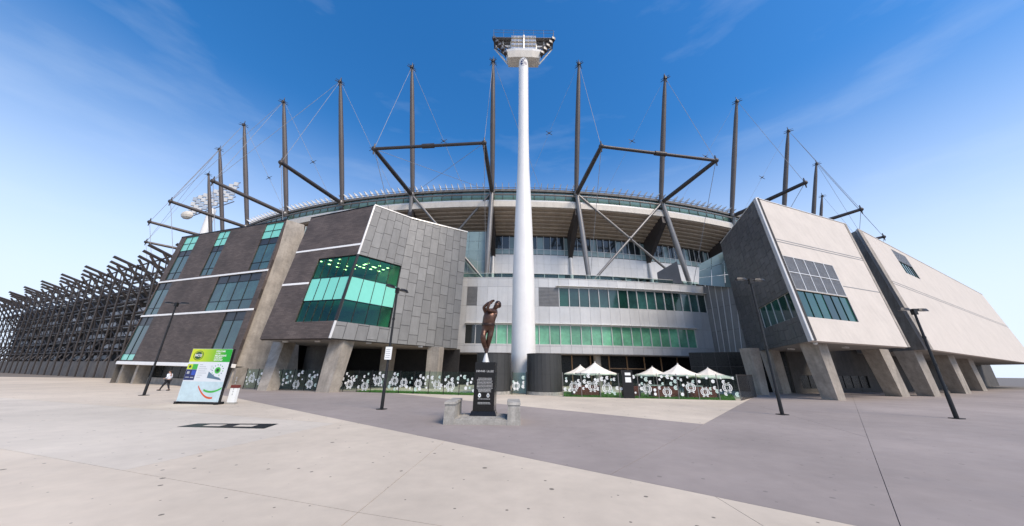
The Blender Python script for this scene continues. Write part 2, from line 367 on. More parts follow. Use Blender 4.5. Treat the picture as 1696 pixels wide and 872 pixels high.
# ================================================================ GROUND
ground = MB().box((0, 600, -.06), 3600, 2400, .08).build('ground', M['earth'], None, 'grey gritty ground under and beyond the paved forecourt', 'structure')
def clip(poly, a, b):
    d = (b-a); n = Vector((-d.y, d.x)); out = []
    for i in range(len(poly)):
        p, q = poly[i], poly[(i+1) % len(poly)]; s, t = (p-a).dot(n), (q-a).dot(n)
        if s >= 0: out.append(p)
        if s*t < 0: out.append(p+(q-p)*(s/(s-t)))
    return out
def split(poly, pa, pb):
    a, b = g(*pa).xy, g(*pb).xy; return clip(poly, a, b), clip(poly, b, a)   # left of a>b, right of a>b
def pave(poly, mt):
    gap = .006; q = poly
    for i in range(len(poly)):
        a, b = poly[i], poly[(i+1) % len(poly)]
        if (b-a).length < 1e-4: continue
        n = Vector((-(b-a).y, (b-a).x)).normalized()*gap; q = clip(q, a+n, b+n)
    if len(q) < 3: return
    MB().prism([(p.x, p.y, -.02) for p in q], [(p.x, p.y, 0) for p in q]).build('paving_slab', M[mt], ground)
P0 = [Vector(p) for p in ((-150, -14), (150, -14), (150, 62), (-150, 62))]
mauve, cream = split(P0, (432, 668), (1010, 787))
# cream side, split joint by joint
cl, cr = split(cream, (565, 872), (728, 738))
nearL, farL = cl, None
farL, nearL = split(cl, (206, 780), (593, 849))
patchN, midL = split(farL, (206, 779), (554, 702))
north, light = split(patchN, (300, 682), (520, 699))
pave(north, 'cream'); pave(light, 'cream2'); pave(midL, 'cream'); pave(nearL, 'cream')
r1, r2 = split(cr, (1180, 820), (1265, 872)); r3, r4 = split(r2, (593, 849), (735, 872))
pave(r1, 'cream'); pave(r3, 'cream'); pave(r4, 'cream')
mL, mR = split(mauve, (1010, 787), (1165, 703))
band, mLL = split(mL, (655, 652), (1165, 703))
pave(band, 'cream'); s1, s2 = split(mLL, (530, 664), (760, 668)) ; pave(s1, 'mauve'); pave(s2, 'mauve')
t1, t2 = split(mR, (1490, 868), (1437, 725)); u1, u2 = split(t1, (1240, 668), (1437, 725)); pave(u1, 'mauve'); pave(u2, 'mauve'); pave(t2, 'mauve')
# ================================================================ BUILDINGS AT THE SIDES
ZB, ZT = 4.85, 21.85
def panels(F, ncol, rowh, holes, mt, parent, rnd, gap=.026, th=.055, maxn=300):
    """staggered metal cladding panels, each a part, with open joints, left out over the holes"""
    for i in range(ncol):
        u0, u1 = i/ncol, (i+1)/ncol; v = -rnd.random()*rowh/F.H
        while v < 1:
            v2 = v+rowh/F.H*rnd.choice((.75, 1., 1.05, 1.3)); a, b = max(v, 0), min(v2, 1); v = v2
            segs = [(a, b)]
            for h in holes:
                if h[0]-.2/ncol < (u0+u1)/2 < h[1]+.2/ncol:
                    ns = []
                    for s in segs:
                        if s[1] <= h[2] or s[0] >= h[3]: ns.append(s); continue
                        if s[0] < h[2]: ns.append((s[0], h[2]))
                        if s[1] > h[3]: ns.append((h[3], s[1]))
                    segs = ns
            for s in segs:
                if (s[1]-s[0])*F.H < .15: continue
                gu, gv = gap/F.W, gap/F.H; o = rnd.uniform(-.006, .012)
                slab(F, u0+gu, u1-gu, s[0]+gv, s[1]-gv, 0, th+o).build('zinc_panel', M[mt], parent)
def glazing(F, r, cols, rows, parent, frame='black', off=-.12, fw=.05, name='window', fo=None):
    """window part (frame bars) with pane children. rows: list of (v fraction from top, material)"""
    u0, u1, v0, v1 = r; mb = MB(); fu, fv = fw/F.W, fw/F.H; fo = .06 if fo is None else fo
    vs = [v1]
    for fr, _ in rows: vs.append(v1-(v1-v0)*fr)
    for v in vs: slab(F, u0, u1, v-fv/2, v+fv/2, off-.04, off+fo, mb)
    for k, (fr, mt) in enumerate(rows):
        n = cols[k] if isinstance(cols, (list, tuple)) else cols
        for i in range(n+1):
            u = u0+(u1-u0)*i/n; slab(F, u-fu/2, u+fu/2, vs[k+1]+fv/2, vs[k]-fv/2, off-.037, off+fo-.004, mb)
    w = mb.build(name, M[frame], parent)
    for k, (fr, mt) in enumerate(rows):
        n = cols[k] if isinstance(cols, (list, tuple)) else cols
        for i in range(n):
            a, b = u0+(u1-u0)*i/n+fu/2, u0+(u1-u0)*(i+1)/n-fu/2
            slab(F, a, b, vs[k+1]+fv/2, vs[k]-fv/2, off-.012, off).build('pane', M[mt], w)
    return w
def z1(x, y): return 194+x*326/790, 320+y*360/872          # coordinates read off enlarged crops of the photograph
def z2(x, y): return 400+x*400/997, 320+y*350/872
def z3(x, y): return 750+x*500/1147, 300+y*380/872
def z4(x, y): return 1150+x*360/826, 300+y*380/872
# ---- left pod --------------------------------------------------
Lb, Ab, Bb, Cb = g(430, 562, ZB), g(545, 560.5, ZB), g(640, 568.7, ZB), g(757, 578, ZB)
Lt, At, Bt, Ct = g(515, 362, ZT), g(620, 341, ZT), g(680, 362.5, ZT), g(774, 386, ZT)
pod = thing('corner_building', 'brown stone and grey zinc clad corner building on concrete legs, left of the white tower', 'building', (-17, 36, 0))
DF = Patch(Lb, Ab, At, Lt); ZA = Patch(Ab, Bb, Bt, At); ZBf = Patch(Bb, Cb, Ct, Bt)
wD = DF.rect(z2(312, 270), z2(472, 258), z2(383, 525), z2(228, 530)); wA = ZA.rect(z2(487, 258), z2(657, 298), z2(617, 557), z2(398, 528))
wD = (wD[0], .985, wA[2]+.0, wA[3]); nA = max(4, round(ZA.W/1.2)); wA = (.03, round(wA[1]*nA)/nA, wA[2], wA[3])
b1 = (DF.inv(*z2(208, 248))[1]+DF.inv(*z2(490, 212))[1])/2; b2 = (DF.inv(*z2(155, 383))[1]+DF.inv(*z2(272, 372))[1])/2
bh = .26/DF.H
wall(DF, [wD], .3).build('stone_wall', M['brick'], pod)
slab(DF, 0, 1, b1-bh/2, b1+bh/2, 0, .05).build('white_band', M['white'], pod); slab(DF, 0, wD[0]-.01, b2-bh/2, b2+bh/2, 0, .05).build('white_band', M['white'], pod)
wall(ZA, [wA], .3).build('zinc_backing', M['zinc_d'], pod); wall(ZBf, [], .3).build('zinc_backing', M['zinc_d'], pod)
rnd = random.Random(3)
panels(ZA, nA, 1.75, [wA], 'zinc', pod, rnd); panels(ZBf, round(ZBf.W/1.2), 1.75, [], 'zinc', pod, rnd)
slab(ZA, -.012, .022, 0, wA[2], 0, .09).build('corner_trim', M['trim'], pod); slab(ZA, -.012, .022, wA[3], 1, 0, .09).build('corner_trim', M['trim'], pod)
slab(ZA, -.012, .026, wA[2]+.003, wA[3]-.003, -.12, .05).build('corner_mullion', M['black'], pod)
for F in (ZA, ZBf): slab(F, 0, 1, 1.002, 1.012, -.3, .1).build('roof_capping', M['trim'], pod)
slab(DF, 0, 1, 1.002, 1.008, -.3, .06).build('roof_capping', M['black'], pod)
rowsD = [(.345, 'roomg'), (.70, 'mint'), (1, 'roomg')]
glazing(DF, wD, [5, 4, 5], rowsD, pod); glazing(ZA, wA, [4, 4, 4], [(.35, 'roomg'), (.70, 'mint'), (1, 'roomg')], pod)
# the room behind the corner windows: one room on two floors
for (lo, hi) in ((wA[3]-(wA[3]-wA[2])*.345, wA[3]), (wA[2], wA[3]-(wA[3]-wA[2])*.70)):
    pts = []
    for v in (lo, hi):
        a, b, c = DF.S(wD[0], v, -.32), (DF.S(.98, v, -.32)+ZA.S(.04, v, -.32))/2, ZA.S(wA[1], v, -.32)
        nA_, nD_ = Vector((ZA.n.x, ZA.n.y, 0)).normalized(), Vector((DF.n.x, DF.n.y, 0)).normalized()
        pts.append([a, b, c, ZA.S(wA[1], v)-nA_*4.5, DF.S(.8, v)-nD_*7, DF.S(.1, v)-nD_*7, DF.S(max(wD[0]-.15, .06), v)-nD_*.5])
    l_, h_ = pts; mb = MB()
    for k in (2, 3, 4, 5, 6): mb.quad(l_[k], l_[(k+1) % 7], h_[(k+1) % 7], h_[k])
    mb.add(l_, [list(range(7))]); mb.build('room_wall', M['room'], pod)
    mb = MB(); mb.add(h_, [list(range(7))]); c_ = mb.build('room_ceiling', M['roomc'], pod)
    if hi == wA[3]:
        for F, us_ in ((DF, (wD[0]-.05, wD[0]+.1, wD[0]+.25, wD[0]+.4)), (ZA, (.16, .42, .68, .88))):
            for u in us_:
                for j_ in range(4):
                    p = F.S(u+.02*j_, hi)-Vector((F.n.x, F.n.y, .0)).normalized()*(.8+j_*1.15)-Vector((0, 0, .03)); MB().lathe([(.16, -.02), (.16, .0)], p, 12).build('ceiling_lamp', M['lamp'], c_)
def shell(bot, top, parent, zb=ZB, zt=ZT, sm='soffit'):
    mb = MB(); mb.add([(p.x, p.y, zb+.0) for p in bot], [list(range(len(bot)))]); mb.build('soffit', M[sm], parent)
    mb = MB(); mb.add([(p.x, p.y, zt-.02) for p in top], [list(range(len(top)))]); mb.build('roof', M['concrete_d'], parent)
Lk, Ck = Lb+Vector((-2.0, 15, 0)), Cb+Vector((-1, 4, 0)); Lkt, Ckt = Vector((Lk.x-2, Lk.y+2, ZT)), Vector((Ck.x, Ck.y, ZT))
shell([Lb, Ab, Bb, Cb, Ck, Lk], [Lt, At, Bt, Ct, Ckt, Lkt], pod)
mb = MB(); mb.quad(Lb, Lk, Lkt, Lt); mb.quad(Cb, Ck, Ckt, Ct); mb.quad(Lk, Ck, Ckt, Lkt); mb.build('side_wall', M['concrete'], pod)
def column(parent, base, top, w0, d0, w1, d1, rz=0., mt='concrete', name='column'):
    lo, hi = [], []
    for (c, w, d, out) in ((base, w0, d0, lo), (top, w1, d1, hi)):
        for x, y in ((-w/2, 0), (w/2, 0), (w/2, d), (-w/2, d)):
            out.append(Vector(c)+Vector((x*math.cos(rz)-y*math.sin(rz), x*math.sin(rz)+y*math.cos(rz), 0)))
    return MB().prism(lo, hi).build(name, M[mt], parent)
column(pod, g(533, 650.5), at(558, 563, 32.4).xy.to_3d()+Vector((0, 0, ZB-.003)), 1.45, 1.3, 1.75, 1.5, -.25)
column(pod, g(433, 647.5), g(452, 566, ZB).xy.to_3d()*1.0+Vector((0, .9, ZB-.003)), 1.15, 1.3, 1.6, 1.5, -.25)
column(pod, Vector((-9.6, 40.5, 0)), Vector((-9.6, 40.5, ZB-.003)), 1.5, 1.2, 1.6, 1.3, -.25)
column(pod, Vector((-16.2, 42.5, 0)), Vector((-16.2, 42.5, ZB-.003)), 1.2, 1.2, 1.3, 1.3, -.25)
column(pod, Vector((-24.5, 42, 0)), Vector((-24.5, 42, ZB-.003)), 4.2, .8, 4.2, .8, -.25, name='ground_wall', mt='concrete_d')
MB().hexa([(-44, 49, 0), (-27, 47.2, 0), (-27, 47.7, 0), (-44, 49.5, 0), (-44, 49, ZB+2), (-27, 47.2, ZB+2), (-27, 47.7, ZB+2), (-44, 49.5, ZB+2)]).build('ground_wall', M['dark'], pod)
MB().hexa([(-27, 46.6, 0), (-7.3, 46.5, 0), (-7.3, 47, 0), (-27, 47.1, 0), (-27, 46.6, ZB+.1), (-7.3, 46.5, ZB+.1), (-7.3, 47, ZB+.1), (-27, 47.1, ZB+.1)]).build('ground_wall', M['dark'], pod)
for x, y in ((-20, 33.6), (-24, 34.6), (-15.2, 34.8), (-11, 39.6)):
    MB().box((x, y, ZB-.08), .5, .22, .15, .2).build('soffit_light', M['trim'], pod)
# ---- left wing -------------------------------------------------
BR, BL = at(387, 602.5, 36.), at(196, 598, 44.4); TR, TL = g(475, 365, ZT), g(301, 394, ZT)
wing = thing('stone_building', 'long brown stone building with teal window strips and white bands at the left end', 'building', (-40, 42, 0))
WF = Patch(BL, BR, TR, TL)
def wr(a, b, c, d): return WF.rect(z1(*a), z1(*b), z1(*c), z1(*d))
w1 = wr((282, 172), (335, 166), (240, 345), (190, 348)); w2 = wr((412, 151), (463, 143), (372, 328), (329, 333)); w3 = wr((605, 116), (678, 108), (595, 304), (523, 310))
w4 = wr((170, 360), (222, 357), (160, 485), (103, 487)); w5 = wr((405, 340), (588, 322), (522, 464), (347, 472))
w6 = wr((85, 502), (145, 500), (65, 664), (5, 664)); w7 = wr((430, 484), (520, 478), (460, 626), (378, 628))
top = .992
ws = []
for w in (w1, w2, w3): ws.append((max(w[0], .004), min(w[1], .992), w[2], top))
ws += [(max(w[0], .004), min(w[1], .992), w[2], w[3]) for w in (w4, w5, w6, w7)]
vb1 = (WF.inv(*z1(172, 357))[1]+WF.inv(*z1(592, 313))[1])/2; vb2 = (WF.inv(*z1(95, 493))[1]+WF.inv(*z1(525, 470))[1])/2
bw = .13/WF.H
ws = [(w[0], w[1], max(w[2], vb1+bw), w[3]) for w in ws[:3]]+[(w[0], w[1], vb2+bw, vb1-bw) for w in ws[3:5]]+[(ws[5][0], ws[5][1], .006, vb2-bw), (ws[6][0], ws[6][1], ws[6][2], vb2-bw)]
wall(WF, ws, .3).build('stone_wall', M['brick'], wing)
for v in (vb1, vb2): slab(WF, 0, 1, v-bw*.95, v+bw*.95, 0, .06).build('white_band', M['white'], wing)
slab(WF, 0, 1, -.022, -.002, -.3, .12).build('white_band', M['white'], wing)
for w in ws[:3]: glazing(WF, w, 2, [(.17, 'mint'), (.34, 'mint'), (.47, 'blackp'), (.85, 'teal'), (1, 'teal')], wing)
glazing(WF, ws[3], 2, [(.22, 'blackp'), (.8, 'teal'), (1, 'teal')], wing); glazing(WF, ws[4], 4, [(.22, 'blackp'), (.74, 'teal'), (1, 'teal')], wing)
glazing(WF, ws[5], 2, [(.2, 'blackp'), (.86, 'teal'), (1, 'mint')], wing); glazing(WF, ws[6], 2, [(.24, 'blackp'), (1, 'teal')], wing)
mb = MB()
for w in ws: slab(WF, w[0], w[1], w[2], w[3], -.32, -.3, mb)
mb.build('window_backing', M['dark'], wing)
# concrete end wall of the wing: its face turns to the right
e = Vector((.66, .75, 0)).normalized()
def on_end(x, y, p):                                      # sight line meets the upright plane through p along e
    n = Vector((e.y, -e.x, 0)); d = ray(x, y); return EYEP+d*((p-EYEP).dot(n)/d.dot(n))
ER = g(386, 643.5); E0 = BR.copy()
fb = Vector((BR.x, BR.y, 0)); ft_ = TR.copy()
EF = Patch(fb, fb+e*6.5, TR+e*2.2, TR)
slab(EF, 0, 1, 0, 1.004, -.9, 0).build('concrete_end_wall', M['concrete'], wing)
gs = Patch(TR+e*2.25+Vector((.0, .3, -12)), TR+e*5+Vector((0, 1.5, -12)), TR+e*5+Vector((0, 1.5, 0)), TR+e*2.25+Vector((0, .3, 0)))
glazing(gs, (0, 1, 0, 1), 2, [(.2, 'screen'), (.4, 'screen'), (.6, 'screen'), (.8, 'screen'), (1, 'screen')], wing, 'trim', off=-.1)
# ground floor of the wing
dlen = (BL-BR); back = Vector((.35, .94, 0))
gb = [BR+back*3, BL+back*3]
mb = MB(); mb.quad(Vector((gb[0].x, gb[0].y, 0)), Vector((gb[1].x, gb[1].y, 0)), gb[1]+Vector((0, 0, .2)), gb[0]+Vector((0, 0, .2))); mb.build('ground_wall', M['dark'], wing)
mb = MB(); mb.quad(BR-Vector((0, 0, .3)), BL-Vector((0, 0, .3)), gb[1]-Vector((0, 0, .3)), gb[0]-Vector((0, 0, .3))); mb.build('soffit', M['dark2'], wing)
GW = Patch(Vector((BL.x, BL.y, .0)), Vector((BR.x, BR.y, 0)), BR-Vector((0, 0, .42)), BL-Vector((0, 0, .42)))
for u in (.02, .17, .86, .985): slab(GW, u, u+.022, 0, 1, -1.6, -.35).build('pier', M['concrete'], wing)
slab(GW, .2, .85, 0, .34, -1.9, -1.5).build('low_wall', M['concrete'], wing)
for i in range(8):
    u = .21+i*.08; slab(GW, u, u+.075, .36, 1.0, -1.9, -1.84).build('shop_pane', M['shopglass'], wing)
TLk, TRk = TL+Vector((4, 14, 0)), TR+Vector((6, 12, 0))
mb = MB(); mb.quad(TL-Vector((0, 0, .03)), TR-Vector((0, 0, .03)), TRk-Vector((0, 0, .03)), TLk-Vector((0, 0, .03))); mb.build('roof', M['concrete_d'], wing)
mb = MB(); mb.quad(BL, TL, TLk, BL+Vector((4, 14, 0))); mb.quad(BL-Vector((0, 0, BL.z)), BL, BL+Vector((4, 14, 0)), Vector((BL.x+4, BL.y+14, 0))); mb.build('side_wall', M['concrete_d'], wing)
slab(WF, 0, 1, 1.001, 1.007, -.3, .05).build('roof_capping', M['black'], wing)
# ---- right pod -------------------------------------------------
Rl, Ra, Rr = g(1239, 585.5, ZB), g(1346, 564.5, ZB), g(1507, 575.5, ZB); Rlt, Rat, Rrt = g(1193.6, 404, ZT), g(1252, 329, ZT), g(1401, 372, ZT)
rp_ = thing('concrete_building', 'pale concrete building with shaded zinc side panels and louvres, on legs right of the umbrellas', 'building', (28, 34, 0))
SF = Patch(Rl, Ra, Rat, Rlt); CF = Patch(Ra, Rr, Rrt, Rat)
wS = SF.rect(z4(243, 475), z4(375, 425), z4(405, 515), z4(262, 558)); ncs = max(6, round(SF.W/1.15))
wC = CF.rect(z4(395, 412), z4(572, 443), z4(637, 538), z4(425, 515)); wL = CF.rect(z4(340, 283), z4(535, 325), z4(588, 440), z4(385, 410))
vs_ = CF.inv(*z4(412, 462)); wS = (round(wS[0]*ncs)/ncs, .985, wS[2], wS[3])
wall(SF, [wS], .3).build('panel_backing', M['zinc_d'], rp_)
panels(SF, ncs, 1.05, [wS], 'zinc2', rp_, random.Random(5), gap=.02, th=.03)
gr1 = CF.inv(*z4(308, 220))[1]; gr2 = CF.inv(*z4(575, 402))[1]
cu0 = wC[0]; cu1 = wC[1]
hl = (.035, wC[1]-.005, wC[3]+.004, wL[3]); hw = (.035, wC[1], wC[2], wC[3])
wall(CF, [hl, hw], .35).build('concrete_wall', M['pale'], rp_)
for v, a, b in ((gr1, 0, 1), (gr2, wC[1]+.01, 1), (gr1-.018, 0, 1)): slab(CF, a, b, v-.0022, v+.0022, .0, .022).build('wall_groove', M['louver'], rp_)
slab(CF, -.012, .018, 0, 1, .0, .07).build('corner_trim', M['trim'], rp_); slab(CF, .975, 1.0, 0, 1, -.4, .05).build('end_trim', M['concrete'], rp_)
slab(CF, 0, 1, 1.002, 1.009, -.3, .06).build('roof_capping', M['trim'], rp_); slab(SF, 0, 1, 1.002, 1.009, -.3, .06).build('roof_capping', M['trim'], rp_)
glazing(CF, hw, 6, [(1, 'greend')], rp_, 'black'); glazing(SF, wS, 5, [(1, 'greend')], rp_, 'trim', fw=.06)
for i in range(5):
    for j in range(2):
        u0_, u1_ = hl[0]+(hl[1]-hl[0])*i/5, hl[0]+(hl[1]-hl[0])*(i+1)/5; v0_, v1_ = hl[2]+(hl[3]-hl[2])*j/2, hl[2]+(hl[3]-hl[2])*(j+1)/2
        mb = MB(); fu, fv = .05/CF.W, .05/CF.H
        for (a, b, c, d) in ((u0_, u0_+fu, v0_, v1_), (u1_-fu, u1_, v0_, v1_)): slab(CF, a, b, c, d, -.2, .03, mb)
        for (a, b, c, d) in ((u0_+fu, u1_-fu, v0_, v0_+fv), (u0_+fu, u1_-fu, v1_-fv, v1_)): slab(CF, a, b, c, d, -.2, .028, mb)
        fr = mb.build('louvre_frame', M['trim'], rp_); mb = MB()
        n = 16
        for k in range(n):
            u = u0_+fu+(u1_-u0_-2*fu)*(k+.15)/n; slab(CF, u, u+(u1_-u0_-2*fu)/n*.62, v0_+fv, v1_-fv, -.14, -.02, mb)
        mb.build('louvre_blades', M['louver'], fr, kind='stuff')
mb = MB(); slab(CF, hl[0], hl[1], hl[2], hl[3], -.34, -.32, mb); slab(CF, hw[0], hw[1], hw[2], hw[3], -.34, -.32, mb); slab(SF, wS[0], wS[1], wS[2], wS[3], -.34, -.32, mb); mb.build('window_backing', M['dark'], rp_)
Rlk, Rrk = Rl+Vector((6, 4, 0)), Rr+Vector((-2, 12, 0))
shell([Rl, Ra, Rr, Rrk, Rlk], [Rlt, Rat, Rrt, Rrk+Vector((2, 3, 0)), Rlk], rp_)
column(rp_, Vector((29.25, 30.1, 0)), Vector((28.35, 29.5, ZB-.003)), 1.15, 1.2, 1.4, 1.4, .35)
column(rp_, Vector((27.4, 36.5, 0)), Vector((27.1, 36.2, ZB-.003)), .95, 1.2, 1.2, 1.4, .2)
column(rp_, Vector((32.3, 39.6, 0)), Vector((31.9, 39.4, ZB-.003)), 1.2, 1.2, 1.3, 1.4, .2)
column(rp_, Vector((42.6, 36.6, 0)), Vector((40.8, 35.6, ZB-.003)), 1.6, 1.3, 1.8, 1.5, .35)
# ground-floor walls under the right buildings
GR = Patch((34.5, 41, 0), (58, 49, 0), (58, 49, ZB+3), (34.5, 41, ZB+3))
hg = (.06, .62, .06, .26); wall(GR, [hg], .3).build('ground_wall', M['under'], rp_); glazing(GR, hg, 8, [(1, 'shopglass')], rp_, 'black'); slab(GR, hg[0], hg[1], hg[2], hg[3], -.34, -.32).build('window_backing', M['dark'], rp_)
GE = Patch((25, 46, 0), (34.5, 41, 0), (34.5, 41, ZB-.01), (25, 46, ZB-.01))
glazing(GE, (0, 1, 0, 1), 7, [(.38, 'shopglass'), (1, 'shopglass')], rp_, 'steel_d', name='entrance_doors')
for x, y in ((30, 31.5), (34, 33), (31, 36)): MB().box((x, y, ZB-.08), 1.1, .25, .15, .5).build('soffit_light', M['trim'], rp_)
MB().ball(Ra+Vector((1.0, .9, -.12)), .16, 8).build('security_camera', M['trim'], rp_)
# ---- second right pod ------------------------------------------
Qa, Qr = g(1541, 579, ZB), g(1800, 600, ZB); Qat, Qrt = g(1422, 380.5, ZT), g(1640, 446, ZT)
Qr = Vector((Qa.x+70, Qa.y+37, ZB)); Qrt = Vector((Qat.x+70, Qat.y+37, ZT))
Ql, Qlt = Qa+Vector((1.5, 9, 0)), Qat+Vector((1.2, 8, 0))
q2 = thing('concrete_building', 'second pale concrete building with a shaded bare side wall at the right edge', 'building', (50, 42, 0))
QF = Patch(Qa, Qr, Qrt, Qat); QS = Patch(Ql, Qa, Qat, Qlt)
wq = QF.rect(z4(762, 275), z4(860, 310), z4(905, 392), z4(800, 350)); wq = (wq[0], wq[0]+.088, wq[2], wq[3]); vm = (wq[2]+wq[3])/2
wall(QF, [wq], .35).build('concrete_wall', M['pale'], q2); wall(QS, [], .3).build('side_wall', M['concrete'], q2)  # side wall's shade is put into its darker concrete colour
glazing(QF, (wq[0], wq[1], wq[2], vm), 5, [(1, 'greend')], q2); 
mb = MB()
for k in range(60):
    u = wq[0]+(wq[1]-wq[0])*k/60; slab(QF, u, u+(wq[1]-wq[0])*.62/60, vm+.003, wq[3], -.14, -.02, mb)
mb.build('louvre_blades', M['louver'], q2, kind='stuff'); slab(QF, wq[0], wq[1], wq[2], wq[3], -.34, -.32).build('window_backing', M['dark'], q2)
vq = QF.inv(*z4(745, 378))[1]
for v in (vq, vq-.02): slab(QF, 0, 1, v-.002, v+.002, 0, .02).build('wall_groove', M['louver'], q2)
slab(QF, 0, 1, 1.002, 1.009, -.3, .06).build('roof_capping', M['trim'], q2)
slab(QF, -.008, .01, 0, 1, 0, .06).build('corner_trim', M['concrete'], q2)
shell([Qa, Qr, Qr+Vector((0, 9, 0)), Ql], [Qat, Qrt, Qrt+Vector((0, 8, 0)), Qlt], q2)
column(q2, Vector((Qa.x+2, Qa.y+2.5, 0)), Vector((Qa.x+1, Qa.y+2, ZB-.003)), 1.5, 1.3, 1.75, 1.6, .35); column(q2, Vector((Qa.x+30, Qa.y+18.5, 0)), Vector((Qa.x+29, Qa.y+18, ZB-.003)), 1.5, 1.3, 1.75, 1.6, .35); column(q2, Vector((Qa.x+15, Qa.y+9.5, 0)), Vector((Qa.x+14, Qa.y+9, ZB-.003)), 1.5, 1.3, 1.75, 1.6, .35)
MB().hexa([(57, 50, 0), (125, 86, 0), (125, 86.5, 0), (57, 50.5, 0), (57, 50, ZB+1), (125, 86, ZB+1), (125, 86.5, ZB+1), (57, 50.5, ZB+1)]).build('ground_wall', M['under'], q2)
# ================================================================ CENTRAL METAL-CLAD BUILDING
mid = thing('metal_clad_building', 'curved silver panelled building with two green window bands behind the white tower', 'building', (0, 49, 0))
RS = 129.; SV = Cyl(RS)
zb_, zw2, zw2t, zw1, zw1t, ztop = [zof(1000, y, RS) for y in (587, 573, 541, 510.5, 479.5, 465)]
t0, t1 = thof(752, 560, RS), thof(1180, 560, RS); tw1a, tw1b = thof(930, 495, RS), thof(1182, 495, RS); tw2a, tw2b = thof(766, 555, RS), thof(1151, 558, RS)
npan = round((t1-t0)*RS/1.6); du = (t1-t0)/npan
snap = lambda t: t0+round((t-t0)/du)*du
tw1a, tw1b, tw2a, tw2b = snap(tw1a), snap(tw1b), snap(tw2a), snap(tw2b)
zj = (zw2t+zw1)/2+.1
def spanel(a, b, lo, hi): slab(SV, a+.012/RS, b-.012/RS, lo+.012, hi-.012, -.02, .05).build('metal_panel', M['silver'], mid)
mb = MB()
for (a, b, lo, hi) in ((t0, t1, zb_, zw2), (t0, tw2a, zw2, zw2t), (tw2b, t1, zw2, zw2t), (t0, t1, zw2t, zw1), (t0, tw1a, zw1, zw1t), (tw1b, t1, zw1, zw1t), (t0, t1, zw1t, ztop)):
    if b-a > 1e-5: slab(SV, a, b, lo, hi, -.35, -.021, mb, max(1, round((b-a)/du)))
mb.build('panel_backing', M['louver'], mid)
lv = [snap(thof(x, 490, RS)) for x in (771, 889)]
for i in range(npan):
    a, b = t0+du*i, t0+du*(i+1); c = (a+b)/2
    spanel(a, b, zb_, zw2-.25); spanel(a, b, zw2-.25, zw2)
    if not (tw2a < c < tw2b): spanel(a, b, zw2, zw2t)
    spanel(a, b, zw2t, zw1)
    islv = any(abs(a-l) < du*.1 for l in lv) or abs(a-lv[1]-du) < du*.1
    if not (tw1a < c < tw1b) and not islv: spanel(a, b, zw1, zw1t)
    if islv:
        mb = MB()
        for k in range(14):
            z = zw1+(zw1t-zw1)*k/14; slab(SV, a+.02/RS, b-.02/RS, z+.02, z+(zw1t-zw1)/14*.75, -.02, .04, mb)
        mb.build('louvre', M['louver'], mid)
    spanel(a, b, zw1t, ztop)
def band_panes(ta, tb, lo, hi, mt, frame, name):
    n = round((tb-ta)/du*1.0); mb = MB()
    for z in (lo, hi): slab(SV, ta, tb, z-.05, z+.05, -.16, .07, mb, n)
    for i in range(n+1):
        t = ta+(tb-ta)*i/n; slab(SV, t-.05/RS, t+.05/RS, lo+.05, hi-.05, -.16, .065, mb)
    w = mb.build(name, M[frame], mid)
    for i in range(n):
        a, b = ta+(tb-ta)*i/n, ta+(tb-ta)*(i+1)/n; slab(SV, a+.05/RS, b-.05/RS, lo+.05, hi-.05, -.12, -.09).build('pane', M[mt(i, n)], w)
band_panes(tw1a, tw1b, zw1, zw1t, lambda i, n: 'teal' if i % 6 else 'greend', 'trim', 'window_band')
band_panes(tw2a, tw2b, zw2, zw2t, lambda i, n: 'dkglass' if i < 2 else 'green', 'trim', 'window_band')
slab(SV, tw2a, tw1b, zw1-.3, ztop-.5, -.9, -.8, None, 20).build('window_backing', M['dark'], mid)
for (ta, tb, z) in ((tw1a-du*.3, tw1b+du*.1, zw1t+.18), (tw2a, tw2b+du*.2, zw2t+.15)):
    slab(SV, ta, tb, z, z+.06, .08, .55, None, 24).build('sunshade', M['white'], mid)
    for i in range(round((tb-ta)/du)+1):
        t = ta+du*i; slab(SV, t, t+.05/RS, z-.1, z, .055, .5).build('shade_bracket', M['trim'], mid)
# terrace, balustrade and legs' level
ZTER = ztop
slab(Cyl(RS), t0, t1+.06, ZTER-.35, ZTER-.3, -9, -.36, None, 12).build('terrace_floor', M['concrete_d'], mid)
slab(SV, t0, t1, ZTER+.001, ZTER+.09, -.4, .1, None, 24).build('parapet_capping', M['trim'], mid)
for i in range(npan):
    a, b = t0+du*i, t0+du*(i+1)
    slab(SV, a+.03/RS, b-.03/RS, ZTER+.12, ZTER+1.0, -.8, -.78).build('balustrade_pane', M['clear'], mid)
slab(SV, t0, t1, ZTER+1.0, ZTER+1.06, -.83, -.75, None, 24).build('handrail', M['trim'], mid)
# soffit and ground floor behind the umbrellas
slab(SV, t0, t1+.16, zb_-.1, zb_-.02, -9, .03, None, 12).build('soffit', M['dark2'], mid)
GFc = Cyl(125.8); ta, tb = thof(915, 605, 125.8), thof(1172, 605, 125.8)
slab(Cyl(124.4), t0-.05, t1+.1, 0, zb_, -.2, 0, None, 16).build('ground_wall', M['dark'], mid)
for i in range(9):
    t = ta+(tb-ta)*i/9
    slab(GFc, t, t+.16/125, 0, zb_-.12, -.1, .1).build('timber_post', M['tan'], mid)
    if i < 9:
        t2_ = ta+(tb-ta)*(i+1)/9; slab(GFc, t+.17/125, t2_-.01/125, .05, zb_-.15, -.06, -.03).build('shop_pane', M['shopglass'], mid)
for a, b in ((.30, .55),): slab(GFc, ta+(tb-ta)*.335, ta+(tb-ta)*.555, 2.6, 2.75, -.1, .12).build('timber_rail', M['tan'], mid)
for x in (990, 1168):
    P = ring(127.4, thof(x, 610, 127.4), 0); MB().lathe([(.55, 0), (.55, zb_-.105)], P, 16).build('round_column', M['concrete'], mid, smooth=True)
